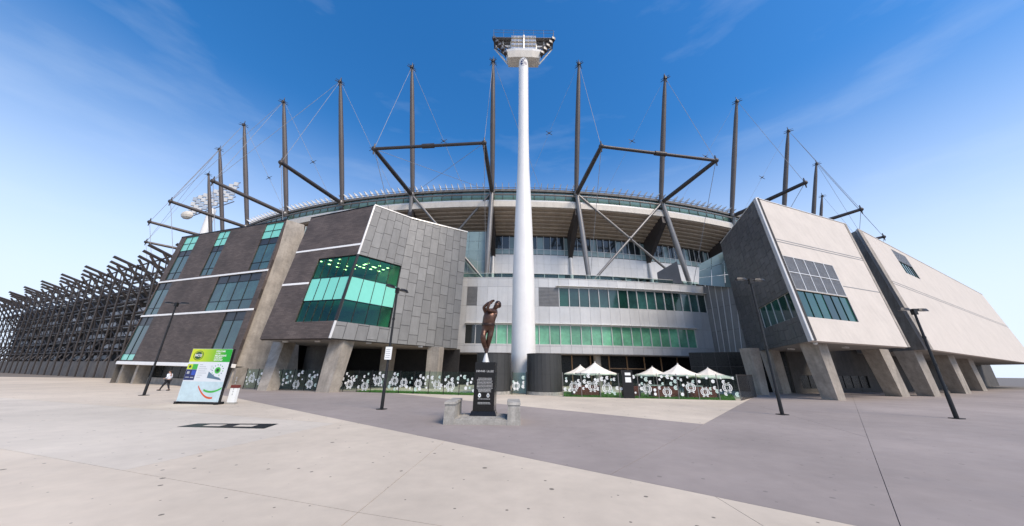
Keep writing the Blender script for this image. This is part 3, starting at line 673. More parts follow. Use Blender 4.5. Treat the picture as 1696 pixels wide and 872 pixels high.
# canted seamed wall joining the right building
Pa = SV.S(t1, zb_, .02); Pb = Vector((33.2, 45.6, zb_)); Pc = SV.S(t1-.012, ZTER-.2, .02); 
CW = Patch(Pa, Pb, Vector((Pb.x+2.6, Pb.y+1.6, ZTER-.2)), SV.S(t1, ZTER, .02))
wall(CW, [], .3).build('panel_backing', M['zinc_d'], mid)
for i in range(6):
    for j in range(3): slab(CW, i/6+.004, (i+1)/6-.004, j/3+.002, (j+1)/3-.002, 0, .05).build('metal_panel', M['zinc'], mid)
    slab(CW, i/6-.006, i/6+.004, 0, 1, 0, .12).build('seam_rib', M['trim'], mid)
# upper wall set back under the bowl
RU = 120.7; UW = Cyl(RU)
zu0, zu1, zu2 = zof(960, 455, RU), zof(960, 425, RU), zof(960, 398, RU)
ua, ub = -.155, .40; nu = 50; dU = (ub-ua)/nu
slab(UW, ua, ub, ZTER-.3, zu2+.6, -.5, -.4, None, nu).build('upper_wall_backing', M['dark'], mid)
for i in range(nu):
    a, b = ua+dU*i+.01/RU, ua+dU*(i+1)-.01/RU
    for k in range(2): slab(UW, a, b, zu0+(zu1-zu0)*k/2+.008, zu0+(zu1-zu0)*(k+1)/2-.008, -.1, 0).build('wall_panel', M['wallwhite'], mid)
    slab(UW, a, b, ZTER+.2, zu0-.05, -.35, -.3).build('pane', M['screen' if i % 5 == 0 else 'dkglass'], mid)
    slab(UW, a, b, zu1+1.1, zu2+.3, -.35, -.3).build('pane', M['screen' if i % 4 == 1 else 'dkglass'], mid)
    slab(UW, a, b, zu1+.1, zu1+1.05, -.02, 0).build('balustrade_pane', M['screen'], mid)
    slab(UW, a-.03/RU, a+.05/RU, zu1, zu2+.4, -.1, .05).build('mullion', M['trim'], mid)
    if i % 2 == 0: slab(UW, a-.03/RU, a+.09/RU, ZTER, zu0, -.1, .05).build('mullion', M['trim'], mid)
slab(UW, ua, ub, zu1+1.06, zu1+1.13, -.05, .06, None, nu).build('handrail', M['trim'], mid); slab(UW, ua, ub, zu0-.12, zu0-.005, -.3, .08, None, nu).build('ledge', M['trim'], mid)
# glass screens at both ends of the terrace
G1 = Cyl(126.4); a, b = thof(760, 420, 126.4), thof(808, 420, 126.4)
for i in range(3):
    for j in range(5):
        zz = sub((ZTER+.1, zof(790, 384, 126.4)), 5); uu = sub((a, b), 3)
        slab(G1, uu[i]+.02/126, uu[i+1]-.02/126, zz[j]+.02, zz[j+1]-.02, -.03, 0).build('screen_pane', M['screen'], mid)
G2 = Patch(at(1157, 472, 50.5), at(1225, 478, 48.), at(1219, 405, 48.), at(1158, 438, 50.5))
for i in range(3):
    for j in range(3): slab(G2, i/3+.006, (i+1)/3-.006, j/3+.006, (j+1)/3-.006, -.03, 0).build('screen_pane', M['screen'], mid)
G3 = Patch(at(1090, 468, 53.5), at(1130, 470, 51.5), at(1121, 433, 51.5), at(1088, 452, 53.5)); slab(G3, 0, 1, 0, 1, -.3, 0).build('stair_panel', M['zinc2'], mid)
# ================================================================ BOWL
bowl = thing('stadium_stand', 'curved upper grandstand with stepped tan underside, cream fascia and glazed roof edge', 'grandstand', (.7, 60, 0))
RN, ZN = 126.8, 33.5
mpx = [(335, 285), (360, 245), (404, 206), (470, 168), (564, 135), (682, 110), (817, 101), (959, 105), (1102, 128), (1219, 168), (1306, 216), (1360, 268), (1387, 318)]
mth = []
for (x, y) in mpx:
    p = g(x, y, 58.); mth.append(math.atan2(p.x-RC.x, RC.y-p.y))
ends = [mth[0]-.15]+mth+[mth[-1]+.15]
ZL, zc0, zc1, zr = zof(890, 346, RN-.3), zof(890, 343, RN), zof(890, 334, RN), 34.15; ZR = zof(890, 315, RN)
DZ = (ZL-zof(890, 393, RN-6.6))/7.6
for bi in range(len(ends)-1):
    a, b = ends[bi], ends[bi+1]
    if a < -.62 or b > .62: continue
    for k in range(8):
        r0 = RN-.3-k*.82; z0 = ZL-k*DZ; C_ = Cyl(r0)
        mb = MB(); n = 5
        for i in range(n):
            p, q = a+(b-a)*i/n, a+(b-a)*(i+1)/n
            # a tread: flat soffit and upright nose
            mb.hexa([ring(r0, p, z0-.02), ring(r0, q, z0-.02), ring(r0-.66, q, z0-.10), ring(r0-.66, p, z0-.10), ring(r0, p, z0+.34), ring(r0, q, z0+.34), ring(r0-.66, q, z0+.1), ring(r0-.66, p, z0+.1)])
        mb.build('seating_step', M['tread'], bowl)
    n = 8
    for i in range(n):
        p, q = a+(b-a)*i/n, a+(b-a)*(i+1)/n
        slab(Cyl(RN), p+.03/RN, q-.03/RN, zc1+.25, ZR-.3, -.5, -.45).build('roof_edge_pane', M['roofglass'], bowl)
        slab(Cyl(RN), p-.04/RN, p+.04/RN, zc1+.21, ZR-.2, -.44, -.36).build('roof_mullion', M['steel_d'], bowl)
    slab(Cyl(RN), a, b, zc0-.05, zc1-.1, -.45, .1, None, 8).build('fascia', M['fascia'], bowl)
    slab(Cyl(RN), a, b, zc1-.09, zc1+.2, -.6, .02, None, 8).build('fascia_ledge', M['trim'], bowl)
    mb = MB(); mb.pipe([ring(RN+.25, t, (zc1+ZR)/2) for t in sub((a, b), 6)], .16, 8); mb.build('ring_tube', M['steel_l'], bowl, smooth=True)
    slab(Cyl(RN), a, b, ZR-.2, ZR+.25, -9, -.15, None, 8).build('roof', M['dark2'], bowl)
    nf = 13
    for i in range(nf):
        t = a+(b-a)*(i+.5)/nf
        mb = MB(); mb.hexa([ring(RN-.5, t, ZR+.26), ring(RN-.5, t+.1/RN, ZR+.26), ring(RN-2.2, t+.1/RN, ZR+.26), ring(RN-2.2, t, ZR+.26), ring(RN+.75, t, ZR+.95), ring(RN+.75, t+.1/RN, ZR+.95), ring(RN-.1, t+.1/RN, ZR+1.), ring(RN-.1, t, ZR+1.)]); mb.build('roof_fin', M['white'], bowl)
    for r_, z_ in ((RN-.1, ZR+.5),): MB().pipe([ring(r_, t, z_) for t in sub((a, b), 6)], .05, 5).build('roof_rail', M['steel_l'], bowl)
for bi in range(len(ends)-1):
    a, b = ends[bi], ends[bi+1]
    if a < -.62 or b > .62: continue
    mb = MB()
    for i in range(5):
        p, q = a+(b-a)*i/5, a+(b-a)*(i+1)/5
        mb.quad(ring(RN-.75, p, ZL+.45), ring(RN-.75, q, ZL+.45), ring(RN-.75-8*.82, q, ZL+.45-8*DZ), ring(RN-.75-8*.82, p, ZL+.45-8*DZ))
    mb.build('step_gap_shade', M['dark'], bowl)  # near-black sheet: shade of the gaps between steps put into its colour
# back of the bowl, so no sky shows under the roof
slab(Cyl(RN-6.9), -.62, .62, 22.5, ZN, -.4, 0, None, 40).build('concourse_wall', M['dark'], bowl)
for t in mth:
    if abs(t) > .6: continue
    e_ = .42/RN; mb = MB()
    mb.hexa([ring(RN-.1, t-e_, ZN-1.2), ring(RN-.1, t+e_, ZN-1.2), ring(RN-6.3, t+e_, 27.2), ring(RN-6.3, t-e_, 27.2), ring(RN+.15, t-e_, ZN-4.6), ring(RN+.15, t+e_, ZN-4.6), ring(RN-6.0, t+e_, 22.8), ring(RN-6.0, t-e_, 22.8)])
    mb.build('raking_beam', M['steel_d'], bowl)
    MB().tube(ring(RN-5.9, t, 22.8), ring(RN-5.4, t, ZTER-.3), .3).build('beam_post', M['trim'], bowl)
# ================================================================ ROOF MASTS AND OUTRIGGERS
ords = ['outermost mast at the left end beside the far floodlight', 'second mast from the left end, just right of the far floodlight', 'third mast from the left, above the stone building with window strips', 'fourth mast from the left, above the concrete end wall', 'fifth mast from the left, above the zinc and stone corner building', 'mast behind the left end of the long horizontal roof tube', 'tall mast just left of the white light tower', 'tall mast first to the right of the white light tower', 'mast crossing the right-hand horizontal roof tube', 'mast beside the top corner of the pale concrete building', 'mast rising behind the zinc and pale concrete building', 'shorter mast behind the louvred pale concrete building', 'outermost short mast at the right end of the roof']
K = .265
tops = []
for i, t in enumerate(mth):
    foot = ring(RN, t, ZN); topp = ring(RN+K*24.5, t, 58.); d = (topp-foot); dn = d.normalized()
    T_ = thing('roof_mast', 'grey tapered steel '+ords[i], 'mast', foot, 'raking masts along the stadium roof')
    MB().pipe([foot-dn*.6, foot+d*.15, foot+d*.5, foot+d*.85, topp], [.36, .44, .48, .38, .21], 12).build('mast_shaft', M['steel'], T_, smooth=True)
    mb = MB(); mb.lathe([(.34, -.5), (.36, 0), (.1, .25), (.05, 1.)], topp, 10)
    for k in range(4):
        an = math.pi/4+k*math.pi/2; v = Vector((math.cos(an), math.sin(an), 0)); mb.tube(topp-Vector((0, 0, .35)), topp+v*.95-Vector((0, 0, .5)), .11, .05, 6); mb.tube(topp+v*.2, topp+v*.85+Vector((0, 0, .0)), .06, .04, 6)
    mb.build('mast_cap', M['steel_d'], T_)
    tops.append(topp)
outs = {}
names = ['far left end of the roof', 'left end of the roof beyond the stone building', 'roof above the far end of the stone building', 'roof above the middle of the stone building', 'gap between the stone building and the corner building', 'left end of the left horizontal roof tube', 'right end of the left horizontal roof tube', 'left end of the right horizontal roof tube', 'right end of the right horizontal roof tube', 'top corner of the pale concrete building', 'roof of the pale concrete building', 'far right end of the roof', 'outermost right end of the roof']
legpx = {5: (772, 470), 6: (805, 461), 7: (976, 461), 8: (1144, 469), 9: (1215, 470)}
for i, t in enumerate(mth):
    N_ = ring(RN+.3, t, ZN-.3); tip = ring(RN+13.0, t, ZN)
    outs[i] = (N_, tip)
    T_ = thing('roof_outrigger', 'dark steel strut reaching out from the '+names[i], 'strut', N_, 'outrigger struts of the stadium roof')
    MB().pipe([N_, N_.lerp(tip, .5), tip], [.38, .37, .30], 12).build('strut', M['steel_d' if 3 < i < 10 else 'steel'], T_, smooth=True)
    mb = MB(); mb.ball(tip, .4, 10); mb.tube(tip, tip+Vector((0, 0, .95)), .16, .08, 6); mb.tube(tip, tip-Vector((0, 0, .95)), .14, .08, 6); mb.build('tip_joint', M['steel_d'], T_, smooth=True)
    MB().ball(N_, .58, 12).build('root_joint', M['steel_l'], T_, smooth=True)
    if i in legpx:
        # leg in the upright radial plane of the joint
        o_ = Vector((math.sin(t), -math.cos(t), 0)); tt = Vector((-o_.y, o_.x, 0)); d = ray(*legpx[i]); k = (N_-EYEP).dot(tt)/d.dot(tt); foot = EYEP+d*k
        rr = (foot-RC).xy.length
        foot = ring(min(max(rr, RS-5), RS-1.2), t, ZTER-.3)
        if i in (6, 7, 8):
            th_ = thof(*legpx[i], RS-2.); foot = ring(RS-2., th_, ZTER-.25)
        MB().pipe([N_, N_.lerp(foot, .5), foot], [.40, .50, .36], 12).build('leg', M['steel_l'], T_, smooth=True)
        MB().box(foot+Vector((0, 0, .2)), 1.1, 1.1, .5, -t).build('leg_shoe', M['steel_d'], T_)
        outs[i] = (N_, tip, foot)
def brace(name, label, cat, p, q, r, mt, group, parts=True):
    T_ = thing(name, label, cat, p, group); MB().tube(p, q, r, None, 10).build('tube', M[mt], T_, smooth=True); return T_
for (i, lab) in ((5, 'left'), (7, 'right')):
    p, q = outs[i][1], outs[i+1][1]
    T_ = brace('roof_tube', 'long dark horizontal tube joining two strut tips on the '+lab+' of the white tower', 'tube', p, q, .24, 'steel_d', 'horizontal roof tubes')
    c = p.lerp(q, .5); v = (q-p).normalized(); MB().tube(c-v*.9, c+v*.9, .36, None, 10).build('sleeve', M['steel_d'], T_, smooth=True)
    a, b = outs[i][0], outs[i+1][0]; fa, fb_ = outs[i][2], outs[i+1][2]
    brace('diagonal_brace', 'slim grey brace falling to the right in the '+lab+' crossed bay under the roof', 'brace', a, fb_, .22, 'steel_l', 'crossed braces under the roof')
    T2 = brace('diagonal_brace', 'slim grey brace falling to the left in the '+lab+' crossed bay under the roof', 'brace', b, fa, .22, 'steel_l', 'crossed braces under the roof')
    # crossing joint
    u = fb_-a; w = fa-b; x = a.lerp(fb_, .5)
    best = min(((a+u*s-(b+w*s)).length, s) for s in [k/200 for k in range(60, 150)]); MB().ball((a+u*best[1]+b+w*best[1])/2, .42, 10).build('crossing_joint', M['steel_l'], T2, smooth=True)
# stay cables with star-shaped spreaders
def star(p, parent, s=.8):
    mb = MB(); mb.ball(p, .16, 8)
    for v in ((1, 0, .75), (-1, 0, .75), (1, 0, -.75), (-1, 0, -.75)): mb.tube(p, p+Vector(v)*s*.75, .075, .04, 5)
    mb.build('cable_star', M['steel_d'], parent)
def cable(i, pts, label, st=None, r=.032):
    T_ = thing('stay_cable', label, 'cable', pts[0], 'stay cables of the stadium roof'); MB().pipe(pts, r, 5).build('cable_line', M['cable'], T_)
    if st is not None: star(pts[0].lerp(pts[-1], st), T_)
sh = ['far left', 'second left', 'third left', 'fourth left', 'fifth left', 'sixth left', 'mast left of the white tower', 'mast right of the white tower', 'fourth from right', 'third from right end group', 'mast behind the pale concrete building', 'second last right', 'last right']
sh = ['outermost left mast', 'second mast from the left', 'third mast from the left', 'fourth mast from the left', 'fifth mast from the left', 'sixth mast from the left', 'mast just left of the white tower', 'mast just right of the white tower', 'fifth mast from the right', 'fourth mast from the right', 'third mast from the right', 'second mast from the right', 'outermost right mast']
for i in range(13):
    cable(i, [tops[i], outs[i][1]], 'thin cable from the '+sh[i]+' down to its strut', None)
    if i in (2, 3, 4, 5, 6): cable(i, [tops[i], ring(RN-4, (mth[i]+mth[i+1])/2+.02, ZN+.3)], 'starred cable slanting right from the '+sh[i], .55)
    if i in (7, 8, 9, 10): cable(i, [tops[i], ring(RN-4, (mth[i]+mth[i-1])/2-.02, ZN+.3)], 'starred cable slanting left from the '+sh[i], .5, r=.018)
    if i in (1, 2, 3, 4): cable(i, [tops[i], outs[i-1][1]], 'cable left from the '+sh[i]+' to the next strut')
    if i in (10, 11): cable(i, [tops[i], outs[i+1][1]], 'cable right from the '+sh[i]+' to the next strut')
    base = outs[i][2] if len(outs[i]) > 2 else ring(RN+9, mth[i], 20.)
    cable(i, [outs[i][1], base], 'upright tie under the strut of the '+sh[i], None, r=.04)
for (a, b, l) in ((outs[5][1], outs[6][0], 'thin cable falling right inside the left roof frame'), (outs[6][1], outs[5][0], 'thin cable falling left inside the left roof frame')): cable(0, [a, b], l, None)
# ================================================================ LIGHT TOWER
def tower_profile():
    out = []
    for y, w in ((655, 40), (585, 40.5), (500, 37), (460, 35.5), (420, 32.6), (380, 29.5), (343, 26.2), (310, 22.6), (280, 19.4), (227, 17.2), (160, 16), (101, 15.6)):
        P = at(867, y, TY); zc = (P-EYEP).dot(FW); out.append((w/2*zc/FPX, P.z))
    out[0] = (out[0][0], 0.); return out
TY = 35.7; TX = at(867, 640, TY).x
tw = thing('light_tower', 'tall white floodlight tower with numeral six under its head, in the middle', 'light tower', (TX, TY, 0))
pf = tower_profile(); ztop_ = pf[-1][1]
MB().lathe(pf+[(pf[-1][0], ztop_+.6), (pf[-1][0]*.93, ztop_+.85), (pf[-1][0]*.75, ztop_+1.05), (pf[-1][0]*.4, ztop_+1.18)], (TX, TY, 0), 40).build('shaft', M['white'], tw, smooth=True)
# platform box, its upper lip and the lamp frame
def tz(y, Y=None): return at(867, y, TY if Y is None else Y).z
PFY = TY-.78; zp0, zp1 = tz(94.5, PFY), tz(82, PFY); wide = 2.45
lo = [(TX-wide+.12, PFY+.12, zp0), (TX+wide-.12, PFY+.12, zp0), (TX+wide-.12, PFY+1.75, zp0), (TX-wide+.12, PFY+1.75, zp0)]
hi = [(TX-wide-.05, PFY+.1, zp1-.35), (TX-wide*.5, PFY-.12, zp1-.35), (TX+wide*.5, PFY-.12, zp1-.35), (TX+wide+.05, PFY+.1, zp1-.35), (TX+wide+.05, PFY+1.9, zp1-.35), (TX-wide-.05, PFY+1.9, zp1-.35)]
lo = [lo[0], (TX-wide*.5, PFY, zp0), (TX+wide*.5, PFY, zp0)]+lo[1:]
MB().prism(lo, hi).build('platform', M['fascia'], tw)
MB().prism([(TX+(p[0]-TX)*1.02, p[1], zp1-.348) for p in hi], [(TX+(p[0]-TX)*1.06, PFY+(p[1]-PFY)*1.05-.05, zp1) for p in hi]).build('platform_lip', M['white'], tw)
hw_ = 4.55; za_ = zp1+2.15; YM = PFY+.8
for s in (-1, 1):
    for yy in (PFY+.15, PFY+1.6):
        MB().tube((TX+s*wide, yy, zp0+.5), (TX+s*hw_, yy, za_), .13, .1, 8).build('side_arm', M['trim'], tw)
        MB().tube((TX+s*(wide-.2), yy, zp1+.1), (TX+s*hw_*.97, yy, za_+.15), .09, None, 6).build('side_arm', M['steel_d'], tw)
    for k in range(5):
        f = .1+.21*k; c = (TX+s*(wide+.1+(hw_-wide)*f), PFY-.05, zp0+.35+(za_-zp0-.2)*f)
        mb = MB(); mb.box(c, .5, .5, .5, s*.4); mb.box((c[0], c[1]+.45, c[2]-.05), .14, .5, .14); lm = mb.build('floodlight', M['steel_d'], tw); MB().box((c[0], c[1]-.27, c[2]-.02), .38, .05, .36, s*.4).build('lens', M['louver'], lm)
    for x_ in (.98, 2.0, 3.2): MB().tube((TX+s*x_, YM, zp1), (TX+s*x_, YM, zp1+3.0-.25*(x_ > 2.5)), .1, None, 8).build('upright', M['trim'], tw)
    MB().tube((TX+s*hw_, PFY+.1, za_), (TX+s*hw_, PFY+1.7, za_), .1, None, 6).build('cross_member', M['steel_d'], tw)
    MB().tube((TX+s*2.1, YM, zp1+.4), (TX+s*hw_, YM, za_+.3), .07, None, 6).build('lattice_bar', M['steel_d'], tw)
    MB().tube((TX+s*3.2, YM, zp1+.9), (TX+s*2.1, YM, za_+.2), .06, None, 6).build('lattice_bar', M['steel_d'], tw)
MB().tube((TX, PFY+.1, zp1), (TX, PFY+.1, zp1+3.1), .13, None, 8).build('upright', M['trim'], tw)
for k, z in enumerate((zp1+.45, zp1+1.25, zp1+2.05, zp1+2.85)):
    for s in (-1, 1):
        mb = MB(); mb.box((TX+s*1.02, PFY+.45, z), 1.75, .6, .5); fl = mb.build('floodlight_bank', M['fascia' if k else 'trim'], tw)
        for j in range(3): MB().box((TX+s*(.44+.58*j), PFY+.12, z), .46, .05, .34).build('lens', M['lens'], fl)
for z, mt in ((zp1+1.65, 'trim'), (zp1+2.45, 'steel_l')): MB().box((TX, YM+.1, z), hw_*1.9, .3, .26).build('gantry_beam', M[mt], tw)
mb = MB(); loop = [(TX-hw_-.1, PFY-.1), (TX+hw_+.1, PFY-.1), (TX+hw_+.1, PFY+1.9), (TX-hw_-.1, PFY+1.9), (TX-hw_-.1, PFY-.1)]
for z in (zp1+3.35, zp1+3.95):
    for a, b in zip(loop, loop[1:]): mb.tube((*a, z), (*b, z), .022, None, 5)
for a, b in zip(loop, loop[1:]):
    for k in range(6):
        p = Vector((*a, 0)).lerp(Vector((*b, 0)), k/6); mb.tube((p.x, p.y, za_+.2), (p.x, p.y, zp1+3.95), .022, None, 5)
mb.build('railing', M['steel_l'], tw)
MB().box((TX, PFY+.9, zp1+2.72), hw_*2, 1.5, .05).build('catwalk', M['steel_l'], tw)
# numeral 6 wrapped on the shaft
vs, fs = text_mesh2d('6', 1.75, .04); zc6 = at(867, 103.2, TY-.72).z; r6 = max(pf[-1][0], pf[-2][0])+.03; mb = MB()
mb.add([(TX+r6*math.sin(p[0]*1.25/r6), TY-r6*math.cos(p[0]*1.25/r6), zc6+p[1]*1.12) for p in vs], fs); mb.build('numeral', M['navy'], tw)
# dark drums at the tower's foot and the little gate between them
zdr = at(900, 587, 32.2).z
for (cxp, r, lab) in ((902, 1.72, 'right'), (817, 1.72, 'left')):
    P = at(cxp, 640, 33.1); T_ = thing('curved_wall', 'charcoal drum-shaped wall at the '+lab+' foot of the white tower', 'wall', (P.x, P.y, 0), 'charcoal drums at the tower foot')
    for k in range(14):
        for (za, zb2) in ((.3, zdr/2), (zdr/2, zdr)):
            a0, a1 = 2*math.pi*k/14+.004, 2*math.pi*(k+1)/14-.004; mb = MB()
            lo = [(P.x+rr*math.cos(a), P.y+rr*math.sin(a)) for rr, a in ((r, a0), (r, (a0+a1)/2), (r, a1), (r-.1, a1), (r-.1, a0))]
            mb.prism([(*p, za+.005) for p in lo], [(*p, zb2-.005) for p in lo]); mb.build('cladding_panel', M['drum'], T_)
    MB().lathe([(r-.09, 0), (r-.09, zdr-.1)], (P.x, P.y, 0), 28).build('core', M['dark'], T_); MB().lathe([(r+.05, 0), (r+.05, .29)], (P.x, P.y, 0), 28).build('plinth_ring', M['oldstone'], T_, smooth=True)
    MB().lathe([(r+.02, zdr-.02), (r+.02, zdr+.06), (r-.4, zdr+.07)], (P.x, P.y, 0), 28).build('rim', M['steel_d'], T_, smooth=True)
# ---- far floodlight on the left ---------------------------------
fl_ = at(352, 325, 112.)
T_ = thing('light_tower', 'distant floodlight head seen between the masts at the left end', 'light tower', (fl_.x, fl_.y, 0))
MB().lathe([(2.4, 0), (1.4, fl_.z*.6), (1.2, fl_.z-6)], (fl_.x+2, fl_.y, 0), 16).build('shaft', M['white'], T_, smooth=True)
hx = at(318, 342, 112.); hy = at(388, 312, 112.)
c0 = hx.lerp(hy, .5)
for k in range(9):
    for j in range(4):
        f = k/8; p = Vector((hx.x+(hy.x-hx.x)*f, c0.y+j*.1, 0)); z0 = hx.z+(hy.z-hx.z)*f*.85
        MB().box((p.x, p.y, z0+j*2.2-3.3), 1.35, .8, 1.5, .3).build('floodlight', M['trim' if (k+j) % 3 else 'lens'], T_)
for j in range(5): MB().tube((hx.x-.5, c0.y+.8, hx.z+j*2.2-4.4), (hy.x+1, c0.y+.8, hx.z+(hy.z-hx.z)*.85+j*2.2-4.4), .18, None, 6).build('gantry_beam', M['steel_l'], T_)
MB().ball((hx.x, c0.y-.5, hx.z-4.2), 2.2, 12, (1, .6, .8)).build('platform', M['fascia'], T_)
# ================================================================ FAR LEFT STEEL-FRAMED STAND
fr_ = thing('steel_frame_stand', 'dark open steel framework of the far stand beyond the left stone building', 'grandstand', (-56.5, 51.5, 0))
FA, FB = Vector((-56.5, 51.5, 0)), Vector((-56.5, 51.5, 0))+Vector((-.905, .425, 0))*130
fd_ = (FB-FA).normalized(); fn_ = Vector((-fd_.y, fd_.x, 0)); fn_ = fn_ if fn_.dot(EYEP-FA) > 0 else -fn_
def fp(s_, z, o=0.): return FA+fd_*s_+fn_*o+Vector((0, 0, z))
FZ = 21.3; ss = [k*5. for k in range(26)]
def fo(z): return -3.4+z*.16                               # the frame leans outwards as it rises
for s_ in ss:
    mb = MB(); mb.tube(fp(s_, 0, -1.5), fp(s_, FZ, fo(FZ)), .15, None, 6); mb.tube(fp(s_, FZ-4.5, -12), fp(s_, FZ+.6, 1.6+.9*(int(s_) % 3)), .26, None, 6); mb.tube(fp(s_, 9, -8), fp(s_, FZ, 1.4), .2, None, 6); mb.tube(fp(s_, 3, -2), fp(s_, FZ-4.2, -9), .18, None, 6)
    mb.build('raking_frame', M['steel_d'], fr_)
NR = 9
for k in range(NR):
    z = 2.6+k*2.3
    for a, b in zip(ss, ss[1:]):
        MB().tube(fp(a, z, fo(z)), fp(b, z, fo(z)), .15, None, 6).build('rail', M['steel_d'], fr_)
        if k < NR-1:
            MB().tube(fp(a, z, fo(z)-.3), fp(b, z+2.3, fo(z)), .1, None, 6).build('diagonal', M['steel_d'], fr_)
            MB().tube(fp((a+b)/2, z, fo(z)), fp((a+b)/2, z+2.3, fo(z+2.3)), .09, None, 6).build('upright', M['steel_d'], fr_)
            o = fo(z)-1.6
            if (k*5+int(a)) % 4 != 1:
                mb = MB(); mb.hexa([fp(a, z+.1, o), fp(b, z+.1, o), fp(b, z+.25, o-.9), fp(a, z+.25, o-.9), fp(a, z+.2, o), fp(b, z+.2, o), fp(b, z+.35, o-.9), fp(a, z+.35, o-.9)]); mb.build('shelf_blade', M['facade'], fr_)
                mb = MB(); mb.hexa([fp(a+.2, z+.9, o-.6), fp(b-.2, z+.9, o-.6), fp(b-.2, z+.9, o-.7), fp(a+.2, z+.9, o-.7), fp(a+.2, z+1.75, o-.6), fp(b-.2, z+1.75, o-.6), fp(b-.2, z+1.75, o-.7), fp(a+.2, z+1.75, o-.7)]); mb.build('louvre_panel', M['facade' if (k+int(a/5)) % 3 else 'dark'], fr_)
MB().hexa([fp(-2, 0, -6.5), fp(125, 0, -6.5), fp(125, 0, -6.9), fp(-2, 0, -6.9), fp(-2, FZ-2.6, -4.4), fp(125, FZ-2.6, -4.4), fp(125, FZ-2.6, -4.8), fp(-2, FZ-2.6, -4.8)]).build('rear_wall', M['dark'], fr_)
MB().hexa([fp(-2, 0, -2.2), fp(125, 0, -2.2), fp(125, 0, -2.5), fp(-2, 0, -2.5), fp(-2, 3, -2.2), fp(125, 3, -2.2), fp(125, 3, -2.5), fp(-2, 3, -2.5)]).build('ground_wall', M['concrete_d'], fr_)
# ================================================================ FENCES, LAWN, UMBRELLAS
def fence(T_, a, b, n, h, rn, post='black', posts_tall=False, lean=0., emb=True):
    a, b = Vector(a), Vector(b); d = (b-a).normalized(); rz = math.atan2(d.y, d.x); L_ = (b-a).length; nrm = Vector((d.y, -d.x, 0))
    pane = None
    for i in range(n+1):
        p = a+(b-a)*i/n; MB().tube(p, p+Vector((0, 0, h*(1.0 if not posts_tall else 1.03))), .035, None, 8).build('post', M[post], T_)
    for i in range(n):
        p = a+(b-a)*(i+.5)/n; w = L_/n-.1
        mb = MB().box(Vector((p.x, p.y, .12+(h-.2)/2)), w, .012, h-.2, rz); pn = mb.build('glass_pane', M['clear'], T_)
        if not emb: continue
        items = [(MONO, rn.uniform(-.3, .3)*w, .75+rn.uniform(-.2, .35), rn.uniform(.72, .86))] if rn.random() < .85 else []
        for k in range(16):
            items.append((rn.choice((SMALL, SMALLW, SMALLW, DOT)), rn.uniform(-.46, .46)*w, rn.uniform(.35, h-.25), rn.uniform(.2, .4)))
        used = []
        for (me, x, z, s) in items:
            if any((x-q[0])**2+(z-q[1])**2 < ((s+q[2])*.42)**2 for q in used): continue
            used.append((x, z, s))
            o = link('emblem', me, pn); q = p+d*x+nrm*.012
            loc = Vector((q.x, q.y, z))
            o.location = loc; o.rotation_euler = (0, 0, rz); o.scale = (s,)*3
FH = 2.05
fl0, fl1 = g(402, 644.5), g(786, 655.5)
T_ = thing('glass_fence', 'long clear glass fence printed with white monograms under the left corner building', 'fence', fl0)
fence(T_, fl0, fl1, 17, FH, random.Random(11))
f0, f1, f2 = g(933, 657.5), g(1228, 664), g(1253, 657.5)
T_ = thing('glass_fence', 'glass fence with white monograms in front of the ivory umbrellas', 'fence', f0)
fence(T_, f0, f1, 9, FH, random.Random(21), 'steel_l'); 
# slatted return of the fence
a, b = f1, f2; n = 16
for i in range(n+1):
    p = a.lerp(b, i/n); MB().box(p+Vector((0, 0, FH/2)), .06, .05, FH, .8).build('slat', M['steel_d'], T_)
for z in (.1, FH-.05): MB().tube(a+Vector((0, 0, z)), b+Vector((0, 0, z)), .03, None, 6).build('fence_rail', M['steel_d'], T_)
p0, p1 = at(848, 652, 32.3), at(872, 652, 32.3); p0.z = p1.z = 0
T_ = thing('glass_gate', 'small glass gate with pale prints between the two charcoal drums', 'gate', p0); fence(T_, p0, p1, 1, FH, random.Random(4))
# menu board hung on the fence
p = f0.lerp(f1, (1046-933)/(1228-933.)); T_ = thing('menu_board', 'black framed menu board with white sheets standing in the umbrella fence', 'sign', (p.x, p.y-.12, 0))
mb = MB(); mb.box((p.x, p.y-.12, 1.15), .95, .07, 2.3); mb.build('board', M['black'], T_)
for z, h in ((1.98, .22), (1.5, .42)): MB().box((p.x+.05, p.y-.16, z), .5, .012, h).build('sheet', M['print_w'], T_)
# lawn strips
def lawn(poly, label, n, rn):
    mb = MB(); mb.prism([(p.x, p.y, .0) for p in poly], [(p.x, p.y, .06) for p in poly]); o = mb.build('lawn', M['lawn'], None, label, 'structure')
    mb = MB()
    for _ in range(n):
        u, v = rn.random(), rn.random(); q = poly[0].lerp(poly[1], u).lerp(poly[3].lerp(poly[2], u), v**1.5); a = rn.uniform(0, 6.28); h = rn.uniform(.05, .14); w = .02
        mb.add([(q.x-w*math.cos(a), q.y-w*math.sin(a), .058), (q.x+w*math.cos(a), q.y+w*math.sin(a), .058), (q.x+rn.uniform(-.05, .05), q.y+rn.uniform(-.05, .05), .06+h)], [[0, 1, 2]])
    mb2 = bpy.data.meshes.new('grass'); mb2.from_pydata(mb.v, [], mb.f); mb2.materials.append(M['grass']); g_ = bpy.data.objects.new('grass', mb2); COL.objects.link(g_); tag(g_, 'short green grass growing on the '+label, 'grass', None, 'stuff')
back_ = Vector((0, 6, 0)); inn = Vector((.15, .25, 0))
lawn([f0+inn, f1+Vector((-.3, .25, 0)), f2+Vector((-.9, 2.2, 0)), f0+Vector((.5, 6, 0))], 'lawn strip behind the umbrella fence', 5000, random.Random(1))
q0 = fl0.lerp(fl1, .52)
lawn([q0+Vector((.1, .3, 0)), fl1+Vector((-.2, .3, 0)), fl1+Vector((-.2, 2.2, 0)), q0+Vector((.6, 2.2, 0))], 'lawn strip behind the left glass fence', 2500, random.Random(2))
